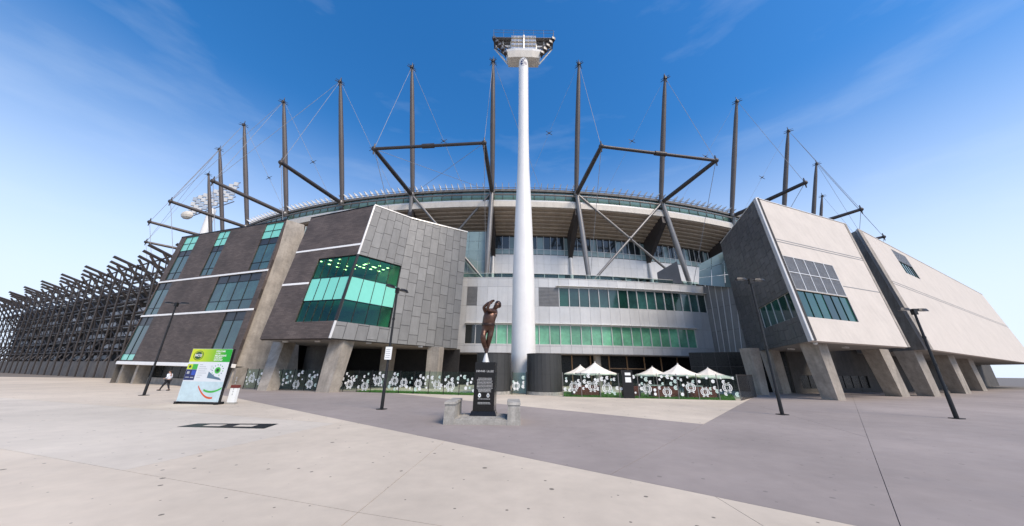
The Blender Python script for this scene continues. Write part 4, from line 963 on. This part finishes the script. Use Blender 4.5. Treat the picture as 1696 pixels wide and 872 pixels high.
# timber planters and tables behind the fence
for (f, w, nm, lab) in ((.16, 2.6, 'planter_box', 'leftmost dark red planter box behind the umbrella fence'), (.44, 1.6, 'planter_box', 'dark red planter box just right of the menu board'), (.64, 2.6, 'planter_box', 'dark red planter box below the largest umbrella'), (.86, 2.8, 'planter_box', 'rightmost dark red planter box behind the umbrella fence')):
    p = f0.lerp(f1, f)+Vector((0, 1.6+.4*f, 0)); T_ = thing(nm, lab, 'planter', p, 'dark red planters')
    for k in range(5):
        MB().box((p.x, p.y, .16+k*.17), w, .5, .155).build('plank', M['red'], T_)
    for s in (-1, 1): MB().box((p.x+s*(w/2-.05), p.y-.27, .45), .09, .05, .9).build('corner_post', M['steel_d'], T_)
for (f, lab) in ((.55, 'small white topped table under the tallest umbrella'), (.78, 'small white topped table under the rightmost umbrella')):
    p = f0.lerp(f1, f)+Vector((0, .9, 0)); T_ = thing('bar_table', lab, 'table', p, 'bar tables by the fence')
    MB().box((p.x, p.y, 1.05), 1.5, .6, .05).build('table_top', M['trim'], T_)
    for s in (-1, 1): MB().tube((p.x+s*.5, p.y, .06), (p.x+s*.5, p.y, 1.03), .03, None, 6).build('leg', M['steel_l'], T_)
def umbrella_proto():
    T_ = thing('garden_umbrella', 'x', 'umbrella', (0, 0, 0), 'ivory umbrellas of the beer garden', world=False)
    mb = MB(); n = 8; rows = []
    for (r, z) in ((.04, 1.12), (.35, .84), (.8, .52), (1.35, .24), (2.0, .0)):
        row = []
        for k in range(n*2):
            a = math.pi*k/n+math.pi/8; sag = 1. if k % 2 == 0 else .955; row.append((r*sag*math.cos(a), r*sag*math.sin(a), 2.3+z+(0 if k % 2 == 0 else -.03*r)))
        rows.append(row)
    rows.append([(p[0]*1.0, p[1]*1.0, p[2]-.14) for p in rows[-1]])
    for r0, r1 in zip(rows, rows[1:]):
        for k in range(n*2): mb.quad(r0[k], r0[(k+1) % (2*n)], r1[(k+1) % (2*n)], r1[k])
    mb.build('canopy', M['canvas'], T_)
    MB().tube((0, 0, .12), (0, 0, 3.42), .04, None, 8).build('pole', M['steel_l'], T_); MB().ball((0, 0, 3.47), .07, 8).build('finial', M['trim'], T_); MB().box((0, 0, .08), .7, .7, .14).build('foot', M['steel_d'], T_)
    for k in range(n):
        a = 2*math.pi*k/n+math.pi/8; MB().tube((0, 0, 2.2), (1.2*math.cos(a), 1.2*math.sin(a), 2.56), .014, None, 5).build('rib', M['tan'], T_)
    return T_
um = umbrella_proto()
for i, (ax, ay, Y, s, lab) in enumerate(((985, 600.5, 33., 1., 'large ivory umbrella beside the right charcoal drum'), (961, 605, 39.5, 1., 'ivory umbrella half hidden behind the large one by the right drum'), (1080, 607.5, 38.5, 1., 'smaller looking ivory umbrella right of the menu board'), (1122, 603, 33.5, 1., 'ivory umbrella with the highest peak in the right-hand trio'), (1172, 609.5, 34.5, 1.04, 'rightmost ivory umbrella beside the slatted fence end'))):
    P = at(ax, ay, Y); sc = P.z/3.45; loc = (P.x, P.y, 0)
    if i == 0: um.location = loc; um.rotation_euler.z = .2; um['label'] = lab; um.scale = (1, 1, sc)
    else:
        c = copy_tree(um, loc, .2+.3*i, 1., lab); c.scale = (s, s, sc)
# ================================================================ STATUE, PLINTH AND BENCHES
def skin_body(name, joints, edges, mt, parent, sub_=2, label=None):
    """one continuous surface grown over a skeleton: joints name -> (point, radius)"""
    ks = list(joints); me = bpy.data.meshes.new(name); me.from_pydata([tuple(joints[k][0]) for k in ks], [(ks.index(a), ks.index(b)) for a, b in edges], [])
    o = bpy.data.objects.new(name, me); COL.objects.link(o); o.modifiers.new('skin', 'SKIN'); sv = me.skin_vertices[0].data
    for i, k in enumerate(ks):
        r = joints[k][1]; sv[i].radius = r if isinstance(r, tuple) else (r, r); sv[i].use_root = (i == 0)
    su = o.modifiers.new('sub', 'SUBSURF'); su.levels = su.render_levels = sub_
    dg = bpy.context.evaluated_depsgraph_get(); m2 = bpy.data.meshes.new_from_object(o.evaluated_get(dg)); bpy.data.objects.remove(o); bpy.data.meshes.remove(me)
    m2.name = name; m2.materials.clear(); m2.materials.append(mt); m2.polygons.foreach_set('use_smooth', [True]*len(m2.polygons)); return link(name, m2, parent, label)
def hand(J, E, tag_, wrist, d, side, r, curl=.5):
    """palm, four fingers of unequal length and a thumb leaving the side of the palm"""
    d = d.normalized(); s = side.normalized(); n = d.cross(s).normalized(); w = J[wrist][0]; p = w+d*r*2.6; J[tag_+'palm'] = (p, (r*1.3, r*.75)); E.append((wrist, tag_+'palm'))
    for k, l in enumerate((2.6, 3.0, 2.8, 2.1)):
        b = p+d*r*1.1+s*r*(k-1.5)*.72; m1 = b+d*r*l*.5; e2 = m1+(d*(1-curl)+n*curl).normalized()*r*l*.6
        for q, (co, rr) in enumerate(((b, .4), (m1, .34), (e2, .26))): J[f'{tag_}f{k}{q}'] = (co, r*rr)
        E += [(tag_+'palm', f'{tag_}f{k}0'), (f'{tag_}f{k}0', f'{tag_}f{k}1'), (f'{tag_}f{k}1', f'{tag_}f{k}2')]
    b = p-s*r*1.35-d*r*.3; e2 = b-s*r*.5+d*r*1.5+n*r*.5; J[tag_+'t0'] = (b, r*.4); J[tag_+'t1'] = (e2, r*.3); E += [(tag_+'palm', tag_+'t0'), (tag_+'t0', tag_+'t1')]
pb0, pb1 = g(778, 692.5), g(820.5, 693.5)
pcx = (pb0.x+pb1.x)/2; pY = pb0.y
sb0, sb1 = g(733, 704), g(862, 704.5); sY = (sb0.y+sb1.y)/2
slabz = .2
T_ = thing('stone_platform', 'weathered low stone slab under the black plinth', 'base', ((sb0.x+sb1.x)/2, sY+.9, 0))
MB().box(((sb0.x+sb1.x)/2, sY+.95, slabz/2), sb1.x-sb0.x, 1.9, slabz).build('slab', M['oldstone'], T_)
MB().box(((sb0.x+sb1.x)/2, sY+.95, slabz+.02), 1.9, 1.5, .04).build('step', M['oldstone'], T_)
def bench(x0, x1, lab, l):
    zt_b = at(750, 668, sY).z; c = (x0+x1)/2; T_ = thing('stone_bench', lab, 'bench', (c, sY+.6, slabz), 'stone benches beside the plinth'); w = x1-x0; h = .86
    MB().prism([(x0, sY-.03, .0), (x1, sY-.03, .0), (x1, sY+l, .0), (x0, sY+l, .0)], [(x0+.02, sY+.0, h-.1), (x1-.02, sY+.0, h-.1), (x1-.02, sY+l-.03, h-.1), (x0+.02, sY+l-.03, h-.1)]).build('block', M['oldstone'], T_)
    MB().prism([(x0-.02, sY-.04, h-.098), (x1+.02, sY-.04, h-.098), (x1+.02, sY+l, h-.098), (x0-.02, sY+l, h-.098)], [(x0, sY-.02, h), (x1, sY-.02, h), (x1, sY+l-.02, h), (x0, sY+l-.02, h)]).build('seat', M['oldstone'], T_)
bench(sb0.x, sb0.x+.45, 'longer weathered stone bench on the left of the black plinth', 2.0); bench(sb1.x-.55, sb1.x, 'stubby weathered stone bench on the right of the black plinth', 1.9)
# plinth
pl = thing('plinth', 'tall polished black granite plinth with engraved white lettering and two crests', 'plinth', (pcx, pY+.5, slabz))
PY_ = sY+.75; c0p = at(779, 690, PY_); c1p = at(820.5, 690, PY_); w = c1p.x-c0p.x; cxp = (c0p.x+c1p.x)/2
ztp = at(800, 600, PY_+.08).z; zb0 = slabz+.04
MB().prism([(cxp-w/2-.04, PY_-.06, zb0), (cxp+w/2+.04, PY_-.06, zb0), (cxp+w/2+.04, PY_+1.1, zb0), (cxp-w/2-.04, PY_+1.1, zb0)], [(cxp-w/2+.02, PY_, zb0+.18), (cxp+w/2-.02, PY_, zb0+.18), (cxp+w/2-.02, PY_+1.05, zb0+.18), (cxp-w/2+.02, PY_+1.05, zb0+.18)]).build('plinth_base', M['granite'], pl)
wb, wt = w*.86, w*.84
tb_ = [(cxp-wb/2, PY_+.07, zb0+.182), (cxp+wb/2, PY_+.07, zb0+.182), (cxp+wb/2+.06, PY_+1.0, zb0+.182), (cxp-wb/2, PY_+1.0, zb0+.182)]; tt_ = [(cxp-wt/2+.01, PY_+.12, ztp), (cxp+wt/2+.01, PY_+.12, ztp), (cxp+wt/2+.07, PY_+.95, ztp), (cxp-wt/2+.01, PY_+.95, ztp)]
MB().prism(tb_, tt_).build('block', M['granite'], pl)
PF = Patch(tb_[0], tb_[1], tt_[1], tt_[0])
write(PF, 'DENNIS  LILLEE', .5, .805, .12, M['letter'], pl, .006, .98, .001)
txt = ['FAST BOWLER FOR VICTORIA', 'WESTERN AUSTRALIA AND AUSTRALIA', 'HE PLAYED SEVENTY TEST MATCHES', 'AND TOOK MANY WICKETS', 'AT THIS GROUND']
for k in range(9):
    # engraved rows too fine to read: rules of small marks
    v = .655-k*.029; mb = MB(); u = .14+(.05 if k in (0, 8) else 0)
    rn = random.Random(k)
    while u < .86-(.05 if k in (0, 8) else 0):
        l = rn.uniform(.018, .06); slab(PF, u, u+l, v, v+.011, .002, .005, mb); u += l+.014
    mb.build('engraved_line', M['letter'], pl)
for k, v in enumerate((.405, .38, .235, .165, .14)):
    mb = MB(); u = .22; rn = random.Random(k+20)
    while u < .8: l = rn.uniform(.02, .06); slab(PF, u, u+l, v, v+.01, .002, .005, mb); u += l+.014
    mb.build('engraved_line', M['letter'], pl)
for u, mt in ((.29, 'print_w'), (.70, 'letter')):
    mb = MB(); ring_ = [(u+.085*math.cos(a)/1, a) for a in [2*math.pi*k/14 for k in range(14)]]
    vs = [PF.S(u+.075*math.cos(a)*(1-.25*max(0, math.sin(a))), .31+.042*math.sin(a)*(1.2 if math.sin(a) > 0 else 1), .004) for _, a in ring_]; mb.add(vs, [list(range(14))]); c = mb.build('crest', M[mt], pl)
    mb = MB(); slab(PF, u-.03, u+.03, .295, .32, .005, .008, mb); mb.build('crest_device', M['slate'], c)
# statue
def zs(x, y, dy=0.): return at(770+x/6.711, 490+y/6.711, PY_+.5+dy)
st = thing('bronze_statue', 'bronze bowler in follow through, hands raised beside his face, toes on a steel spike', 'statue', (cxp, PY_+.5, ztp))
J = dict(pelvis=(zs(252, 352), .31), waist=(zs(263, 300), .335), chest=(zs(274, 230), .345), top=(zs(288, 185), .27), neck=(zs(325, 150), .10), jaw=(zs(346, 128, -.03), .13), head=(zs(359, 104, -.02), .165), crown=(zs(366, 86), .11),
         s1=(zs(236, 182, -.05), .14), e1=(zs(207, 130, -.25), .085), w1=(zs(255, 86, -.35), .07), s2=(zs(335, 172, -.05), .14), e2=(zs(245, 160, -.45), .09), w2=(zs(270, 94, -.50), .07),
         h1=(zs(216, 385), .165), k1=(zs(200, 455, -.22), .14), c1=(zs(206, 505, -.14), .145), a1=(zs(228, 585, .02), .10), t1=(zs(234, 622, -.12), .06),
         h2=(zs(292, 385), .175), k2=(zs(275, 465, -.08), .145), c2=(zs(263, 515, .02), .14), a2=(zs(248, 585, .12), .09), t2=(zs(243, 622, .0), .06))
E = [('pelvis', 'waist'), ('waist', 'chest'), ('chest', 'top'), ('top', 'neck'), ('neck', 'jaw'), ('jaw', 'head'), ('head', 'crown'), ('top', 's1'), ('s1', 'e1'), ('e1', 'w1'), ('top', 's2'), ('s2', 'e2'), ('e2', 'w2'),
     ('pelvis', 'h1'), ('h1', 'k1'), ('k1', 'c1'), ('c1', 'a1'), ('a1', 't1'), ('pelvis', 'h2'), ('h2', 'k2'), ('k2', 'c2'), ('c2', 'a2'), ('a2', 't2')]
hand(J, E, 'p', 'w1', zs(300, 60, -.4)-zs(255, 84, -.35), Vector((0, -.6, .8)), .05); hand(J, E, 'q', 'w2', zs(300, 66, -.5)-zs(268, 92, -.5), Vector((0, -.6, .8)), .05)
body = skin_body('body', J, E, M['bronze'], st, 2)
hd = zs(362, 103, -.02)
mb = MB(); mb.ball(zs(368, 94, .05), .165, 12, (1, .95, 1.05)); mb.ball(zs(378, 112, .04), .12, 10); mb.build('hair', M['bronze_d'], st, smooth=True)
fd = Vector((-.55, -.75, .1)).normalized(); sdv = Vector((.8, -.55, 0)).normalized()
mb = MB(); mb.ball(hd+fd*.155-Vector((0, 0, .0)), .035, 8, (.8, .8, 1.3)); mb.build('nose', M['bronze'], st, smooth=True)
for s in (-1, 1): MB().ball(hd+fd*.13+sdv*.055*s+Vector((0, 0, .045)), .022, 8).build('eye', M['bronze_d'], st); 
MB().ball(hd+fd*.135-Vector((0, 0, .07)), .03, 8, (1.3, 1, .45)).build('mouth', M['bronze_d'], st); MB().ball(hd+sdv*.15, .04, 8, (.6, .9, 1.3)).build('ear', M['bronze'], st)
for (t, a) in (('t1', 'a1'), ('t2', 'a2')):
    p, q = J[a][0], J[t][0]; MB().pipe([p+Vector((0, .06, .02)), p.lerp(q, .5)+Vector((0, -.02, 0)), q+Vector((0, -.06, -.05))], [.075, .085, .05], 10).build('shoe', M['bronze_d'], st, smooth=True)
mb = MB(); mb.lathe([(.325, -.06), (.335, 0), (.32, .06)], zs(260, 326), 16); o = mb.build('belt', M['bronze_d'], st, smooth=True)
tp = zs(237, 634, -.05); MB().lathe([(.17, ztp), (.15, ztp+.06), (.045, tp.z)], (tp.x, tp.y, 0), 16).build('steel_spike', M['trim'], st, smooth=True)
# ================================================================ SIGN BOARD
def zz(x, y): return 280+x*130/986, 565+y*115/872
s0, s1_ = g(*zz(78, 790)), g(*zz(697, 792)); s1_ = Vector((s1_.x, s0.y-.25, 0))
zt_s = at(*zz(275, 98), s0.y).z
sg = thing('sign_board', 'big green and white welcome map sign standing on the forecourt at the left', 'sign', s0)
wS_ = (s1_-s0).length; SGF = Patch(s0+Vector((0, 0, .14)), s1_+Vector((0, 0, .14)), Vector((s1_.x, s1_.y, zt_s)), Vector((s0.x, s0.y, zt_s)))
slab(SGF, 0, 1, 0, 1, -.12, 0).build('board', M['signw'], sg); slab(SGF, 1.001, 1.008, 0, 1, -.16, .01).build('edge_trim', M['black'], sg)
for u in (.0, .94): slab(SGF, u, u+.06, -.05, -.001, -.4, .12).build('foot', M['black'], sg)
slab(SGF, .06, .94, -.035, -.001, -.25, -.02).build('bottom_rail', M['black'], sg)
HD = .745
mb = MB(); q = [(0.004, HD), (.996, HD), (.996, .996), (.004, .996)]; mb.quad(*[SGF.S(*k, .004) for k in q], uv=[(k[0], k[1]) for k in q]); hdp = mb.build('header', M['grad'], sg)
def disc(F, u, v, ru, rv, mt, off, name, parent, n=24, r0=0.):
    mb = MB(); o_ = [F.S(u+ru*math.cos(2*math.pi*k/n), v+rv*math.sin(2*math.pi*k/n), off) for k in range(n)]
    if r0:
        i_ = [F.S(u+ru*r0*math.cos(2*math.pi*k/n), v+rv*r0*math.sin(2*math.pi*k/n), off) for k in range(n)]; mb.add(o_+i_, [[k, (k+1) % n, n+(k+1) % n, n+k] for k in range(n)])
    else: mb.add(o_, [list(range(n))])
    return mb.build(name, M[mt], parent)
disc(SGF, .19, .868, .125, .095, 'dgreen', .007, 'logo_ring', sg, r0=.88); disc(SGF, .19, .868, .092, .072, 'dgreen', .008, 'logo_disc', sg)
write(SGF, 'MCG', .19, .868, .21, M['print_w'], sg, .011, 1., .006)
for k, (s, sz) in enumerate((('WELCOME', .13), ('TO THE', .09), ('MELBOURNE', .135), ('CRICKET', .135), ('GROUND', .135))):
    wv, fv = text_mesh2d(s, sz, .004); x0 = min(p[0] for p in wv); mb = MB(); mb.add([SGF.S(.60+(p[0]-x0)/SGF.W, .95-k*.042+p[1]/SGF.H, .009) for p in wv], fv); mb.build('lettering', M['print_w'], sg)
slab(SGF, .004, .996, .004, .37, .0005, .002).build('print', M['paleblue'], sg)
def decal(u0, u1, v0, v1, mt, off=.005, name='print'): return slab(SGF, u0, u1, v0, v1, .001, off).build(name, M[mt], sg)
decal(.004, .13, .60, .70, 'lime'); decal(.13, .255, .60, .70, 'gprint'); disc(SGF, .07, .65, .03, .025, 'dgreen', .009, 'logo_disc', sg)
decal(.004, .255, .395, .595, 'navy'); decal(.15, .25, .49, .58, 'blue', .008); decal(.04, .10, .51, .56, 'sgrey', .008); decal(.03, .12, .44, .455, 'sgrey', .008); decal(.15, .23, .435, .45, 'sgrey', .008)
for k in range(7): decal(.30, .30+(.07, .16, .2, .17, .21, .12, .09)[k], .685-k*.04, .694-k*.04, 'sgrey')
mb = MB(); mb.add([SGF.S(*k, .005) for k in ((.56, .44), (.92, .40), (.86, .445), (.74, .47), (.565, .56))], [[0, 1, 2, 3, 4]]); mb.build('map_river', M['slate'], sg)
disc(SGF, .77, .585, .07, .062, 'gprint', .007, 'map_ground', sg); disc(SGF, .77, .585, .035, .03, 'dgreen', .009, 'map_ground', sg)
for k in range(12):
    a = math.radians(-60+k*27); u, v = .77+.13*math.cos(a), .585+.105*math.sin(a); decal(u-.011, u+.011, v-.008, v+.008, 'slate' if k % 2 else 'gprint', .008, 'map_stand')
decal(.58, .64, .66, .668, 'sgrey'); decal(.58, .62, .64, .648, 'sgrey'); decal(.58, .63, .60, .612, 'sgrey')
def swoosh(u0, v0, u1, v1, sag, w_, mt):
    mb = MB(); n = 14; L_, R_ = [], []
    for k in range(n+1):
        f = k/n; u = u0+(u1-u0)*f; v = v0+(v1-v0)*f-sag*4*f*(1-f); L_.append(SGF.S(u, v+w_/2, .006)); R_.append(SGF.S(u, v-w_/2, .006))
    mb.add(L_+R_, [[k, k+1, n+2+k, n+1+k] for k in range(n)]); mb.build('swoosh', M[mt], sg)
swoosh(.42, .285, .83, .075, .07, .035, 'redp'); swoosh(.57, .215, .99, .255, .05, .035, 'gprint')
# slender red-topped marker beside it
p = g(*zz(760, 795)); T_ = thing('marker_post', 'narrow white marker post with a dark red top beside the welcome sign', 'sign', p)
zt_m = at(*zz(805, 555), p.y).z
MB().box((p.x, p.y+.1, zt_m*.43), .42, .2, zt_m*.82).build('panel', M['print_w'], T_); MB().box((p.x, p.y+.1, zt_m*.925), .44, .22, zt_m*.15).build('top_panel', M['red'], T_); MB().box((p.x, p.y+.1, .05), .55, .3, .1).build('foot', M['oldstone'], T_)
for k in range(7): MB().box((p.x, p.y-.003, .55+k*.16), .05, .006, .1).build('mark', M['sgrey'], T_)
# ================================================================ LAMP POSTS
def lamp(basepx, toppx, ang, label, sign=None):
    b = g(*basepx); z = at(*toppx, b.y).z; T_ = thing('street_lamp', label, 'street lamp', b, 'black twin-arm street lamps')
    MB().pipe([b+Vector((0, 0, .03)), b+Vector((0, 0, 1.2)), b+Vector((0, 0, 1.25)), b+Vector((0, 0, z))], [.095, .09, .075, .055], 12).build('pole', M['black'], T_, smooth=True)
    MB().box(b+Vector((0, 0, .02)), .42, .42, .04, ang).build('base_plate', M['black'], T_)
    d = Vector((math.cos(ang), math.sin(ang), 0)); top_ = b+Vector((0, 0, z))
    MB().tube(top_-d*.75, top_+d*.75, .035, None, 8).build('arm', M['black'], T_)
    for s in (-1, 1):
        c = top_+d*.62*s+Vector((0, 0, .02)); h_ = MB(); n = 12
        lo = [c+d*(.42*math.cos(2*math.pi*k/n))+Vector((-d.y, d.x, 0))*(.15*math.sin(2*math.pi*k/n))-Vector((0, 0, .05)) for k in range(n)]; hi = [p_.lerp(c, .25)+Vector((0, 0, .12)) for p_ in lo]
        hh = h_.prism(lo, hi).build('lamp_head', M['black'], T_); MB().box(c-Vector((0, 0, .055)), .4, .16, .02, ang).build('lamp_glass', M['lens'], hh)
    MB().box(top_-Vector((0, 0, .1)), .2, .2, .34).build('bracket', M['black'], T_)
    for z_ in (z*.46, z*.72): MB().lathe([(.085, 0), (.085, .12)], b+Vector((0, 0, z_)), 10).build('collar', M['black'], T_)
    return T_, b, z
lamp((238, 655.5), (291.5, 503), .05, 'black twin-arm street lamp at the left, in front of the stone building')
T_, b, z = lamp((632, 678.5), (659, 479), 1.2, 'black street lamp with a white notice, in front of the zinc building')
sgz0, sgz1 = at(640, 596, b.y).z, at(646, 575, b.y).z
MB().box((b.x+.0, b.y-.1, (sgz0+sgz1)/2), .38, .03, sgz1-sgz0).build('notice', M['print_w'], T_)
for k in range(5): MB().box((b.x-.02, b.y-.118, sgz0+.12+k*.11), .24, .004, .03).build('notice_line', M['sgrey'], T_)
lamp((1296, 687.5), (1242.5, 464), .12, 'black twin-arm street lamp at the right, in front of the shaded zinc wall')
lamp((1585, 694), (1511, 514), .12, 'black twin-arm street lamp nearest the right edge')
# ================================================================ DRAIN COVER
c4 = [g(*q) for q in ((293, 707.5), (437, 710.5), (461, 702.5), (328, 702))]
T_ = thing('drain_cover', 'flat black metal access cover set in the pale paving', 'drain cover', sum(c4, Vector())/4)
DP = Patch(c4[0]+Vector((0, 0, .004)), c4[1]+Vector((0, 0, .004)), c4[2]+Vector((0, 0, .004)), c4[3]+Vector((0, 0, .004))); DP.n = Vector((0, 0, 1))
slab(DP, 0, 1, 0, 1, 0, .004).build('frame', M['black'], T_)
for (a, b, c, d, mt) in ((.22, .42, .3, .72, 'cream2'), (.58, .80, .3, .72, 'cream2')): slab(DP, a, b, c, d, .0042, .008).build('infill_plate', M[mt], T_)
# ================================================================ WALKING PERSON
P = g(273, 647.5); pe = thing('person', 'man in a white shirt and black trousers walking left past the stone building', 'person', P)
def w_(x, y, z): return P+Vector((x, y, z))
J = dict(pelvis=(w_(0, 0, .95), (.155, .11)), waist=(w_(-.01, 0, 1.1), (.15, .11)), chest=(w_(-.03, 0, 1.32), (.17, .125)), neck=(w_(-.06, 0, 1.52), .06), jaw=(w_(-.10, 0, 1.6), .075), head=(w_(-.10, 0, 1.69), .095), crown=(w_(-.09, 0, 1.77), .06),
         s1=(w_(-.02, -.19, 1.43), .065), e1=(w_(.08, -.25, 1.17), .048), r1=(w_(-.14, -.24, 1.08), .034), s2=(w_(-.04, .19, 1.43), .065), e2=(w_(-.02, .25, 1.16), .048), r2=(w_(-.22, .22, 1.06), .034),
         h1=(w_(0, -.09, .88), .095), k1=(w_(-.22, -.09, .52), .065), a1=(w_(-.42, -.09, .12), .045), t1=(w_(-.58, -.09, .06), .04), h2=(w_(.02, .09, .88), .095), k2=(w_(.05, .09, .5), .065), a2=(w_(.24, .09, .13), .045), t2=(w_(.1, .09, .05), .04))
E = [('pelvis', 'waist'), ('waist', 'chest'), ('chest', 'neck'), ('neck', 'jaw'), ('jaw', 'head'), ('head', 'crown'), ('chest', 's1'), ('s1', 'e1'), ('e1', 'r1'), ('chest', 's2'), ('s2', 'e2'), ('e2', 'r2'), ('pelvis', 'h1'), ('h1', 'k1'), ('k1', 'a1'), ('a1', 't1'), ('pelvis', 'h2'), ('h2', 'k2'), ('k2', 'a2'), ('a2', 't2')]
hand(J, E, 'p', 'r1', Vector((-1, 0, -.3)), Vector((0, .2, 1)), .03); hand(J, E, 'q', 'r2', Vector((-1, 0, -.3)), Vector((0, .2, 1)), .03)
skin_body('body', J, E, M['skin'], pe, 2)
def fat(keys, f): return {k: (J[k][0], tuple(x*f for x in J[k][1]) if isinstance(J[k][1], tuple) else J[k][1]*f) for k in keys}
Js = fat(('chest', 'waist', 'pelvis', 's1', 'e1', 's2', 'e2'), 1.16); Js['f1'] = (J['e1'][0].lerp(J['r1'][0], .7), .05); Js['f2'] = (J['e2'][0].lerp(J['r2'][0], .7), .05); Js['col'] = (J['chest'][0].lerp(J['neck'][0], .8), .085)
skin_body('shirt', Js, [('chest', 'waist'), ('waist', 'pelvis'), ('chest', 's1'), ('s1', 'e1'), ('e1', 'f1'), ('chest', 's2'), ('s2', 'e2'), ('e2', 'f2'), ('chest', 'col')], M['shirt'], pe, 2)
Jt = fat(('pelvis', 'h1', 'k1', 'a1', 'h2', 'k2', 'a2'), 1.28); Jt['pelvis'] = (w_(0, 0, .93), (.185, .15))
skin_body('trousers', Jt, [('pelvis', 'h1'), ('h1', 'k1'), ('k1', 'a1'), ('pelvis', 'h2'), ('h2', 'k2'), ('k2', 'a2')], M['trouser'], pe, 2)
for (a, t) in (('a1', 't1'), ('a2', 't2')): MB().pipe([J[a][0]+Vector((.07, 0, -.06)), J[a][0].lerp(J[t][0], .5)+Vector((0, 0, -.03)), J[t][0]+Vector((-.08, 0, -.01))], [.055, .06, .035], 10).build('shoe', M['black'], pe, smooth=True)
MB().ball(w_(-.075, 0, 1.735), .105, 12, (1, .9, .85)).build('hair', M['hair'], pe, smooth=True); MB().ball(w_(-.2, 0, 1.68), .02, 8).build('nose', M['skin'], pe)
for s in (-1, 1): MB().ball(w_(-.185, .035*s, 1.71), .011, 6).build('eye', M['hair'], pe); MB().ball(w_(-.09, .092*s, 1.68), .025, 6, (.8, .5, 1.2)).build('ear', M['skin'], pe)
MB().ball(w_(-.18, 0, 1.63), .018, 6, (.6, 1.4, .4)).build('mouth', M['hair'], pe)
for o in list(bpy.data.objects):
    if '_w' in o: del o['_w']
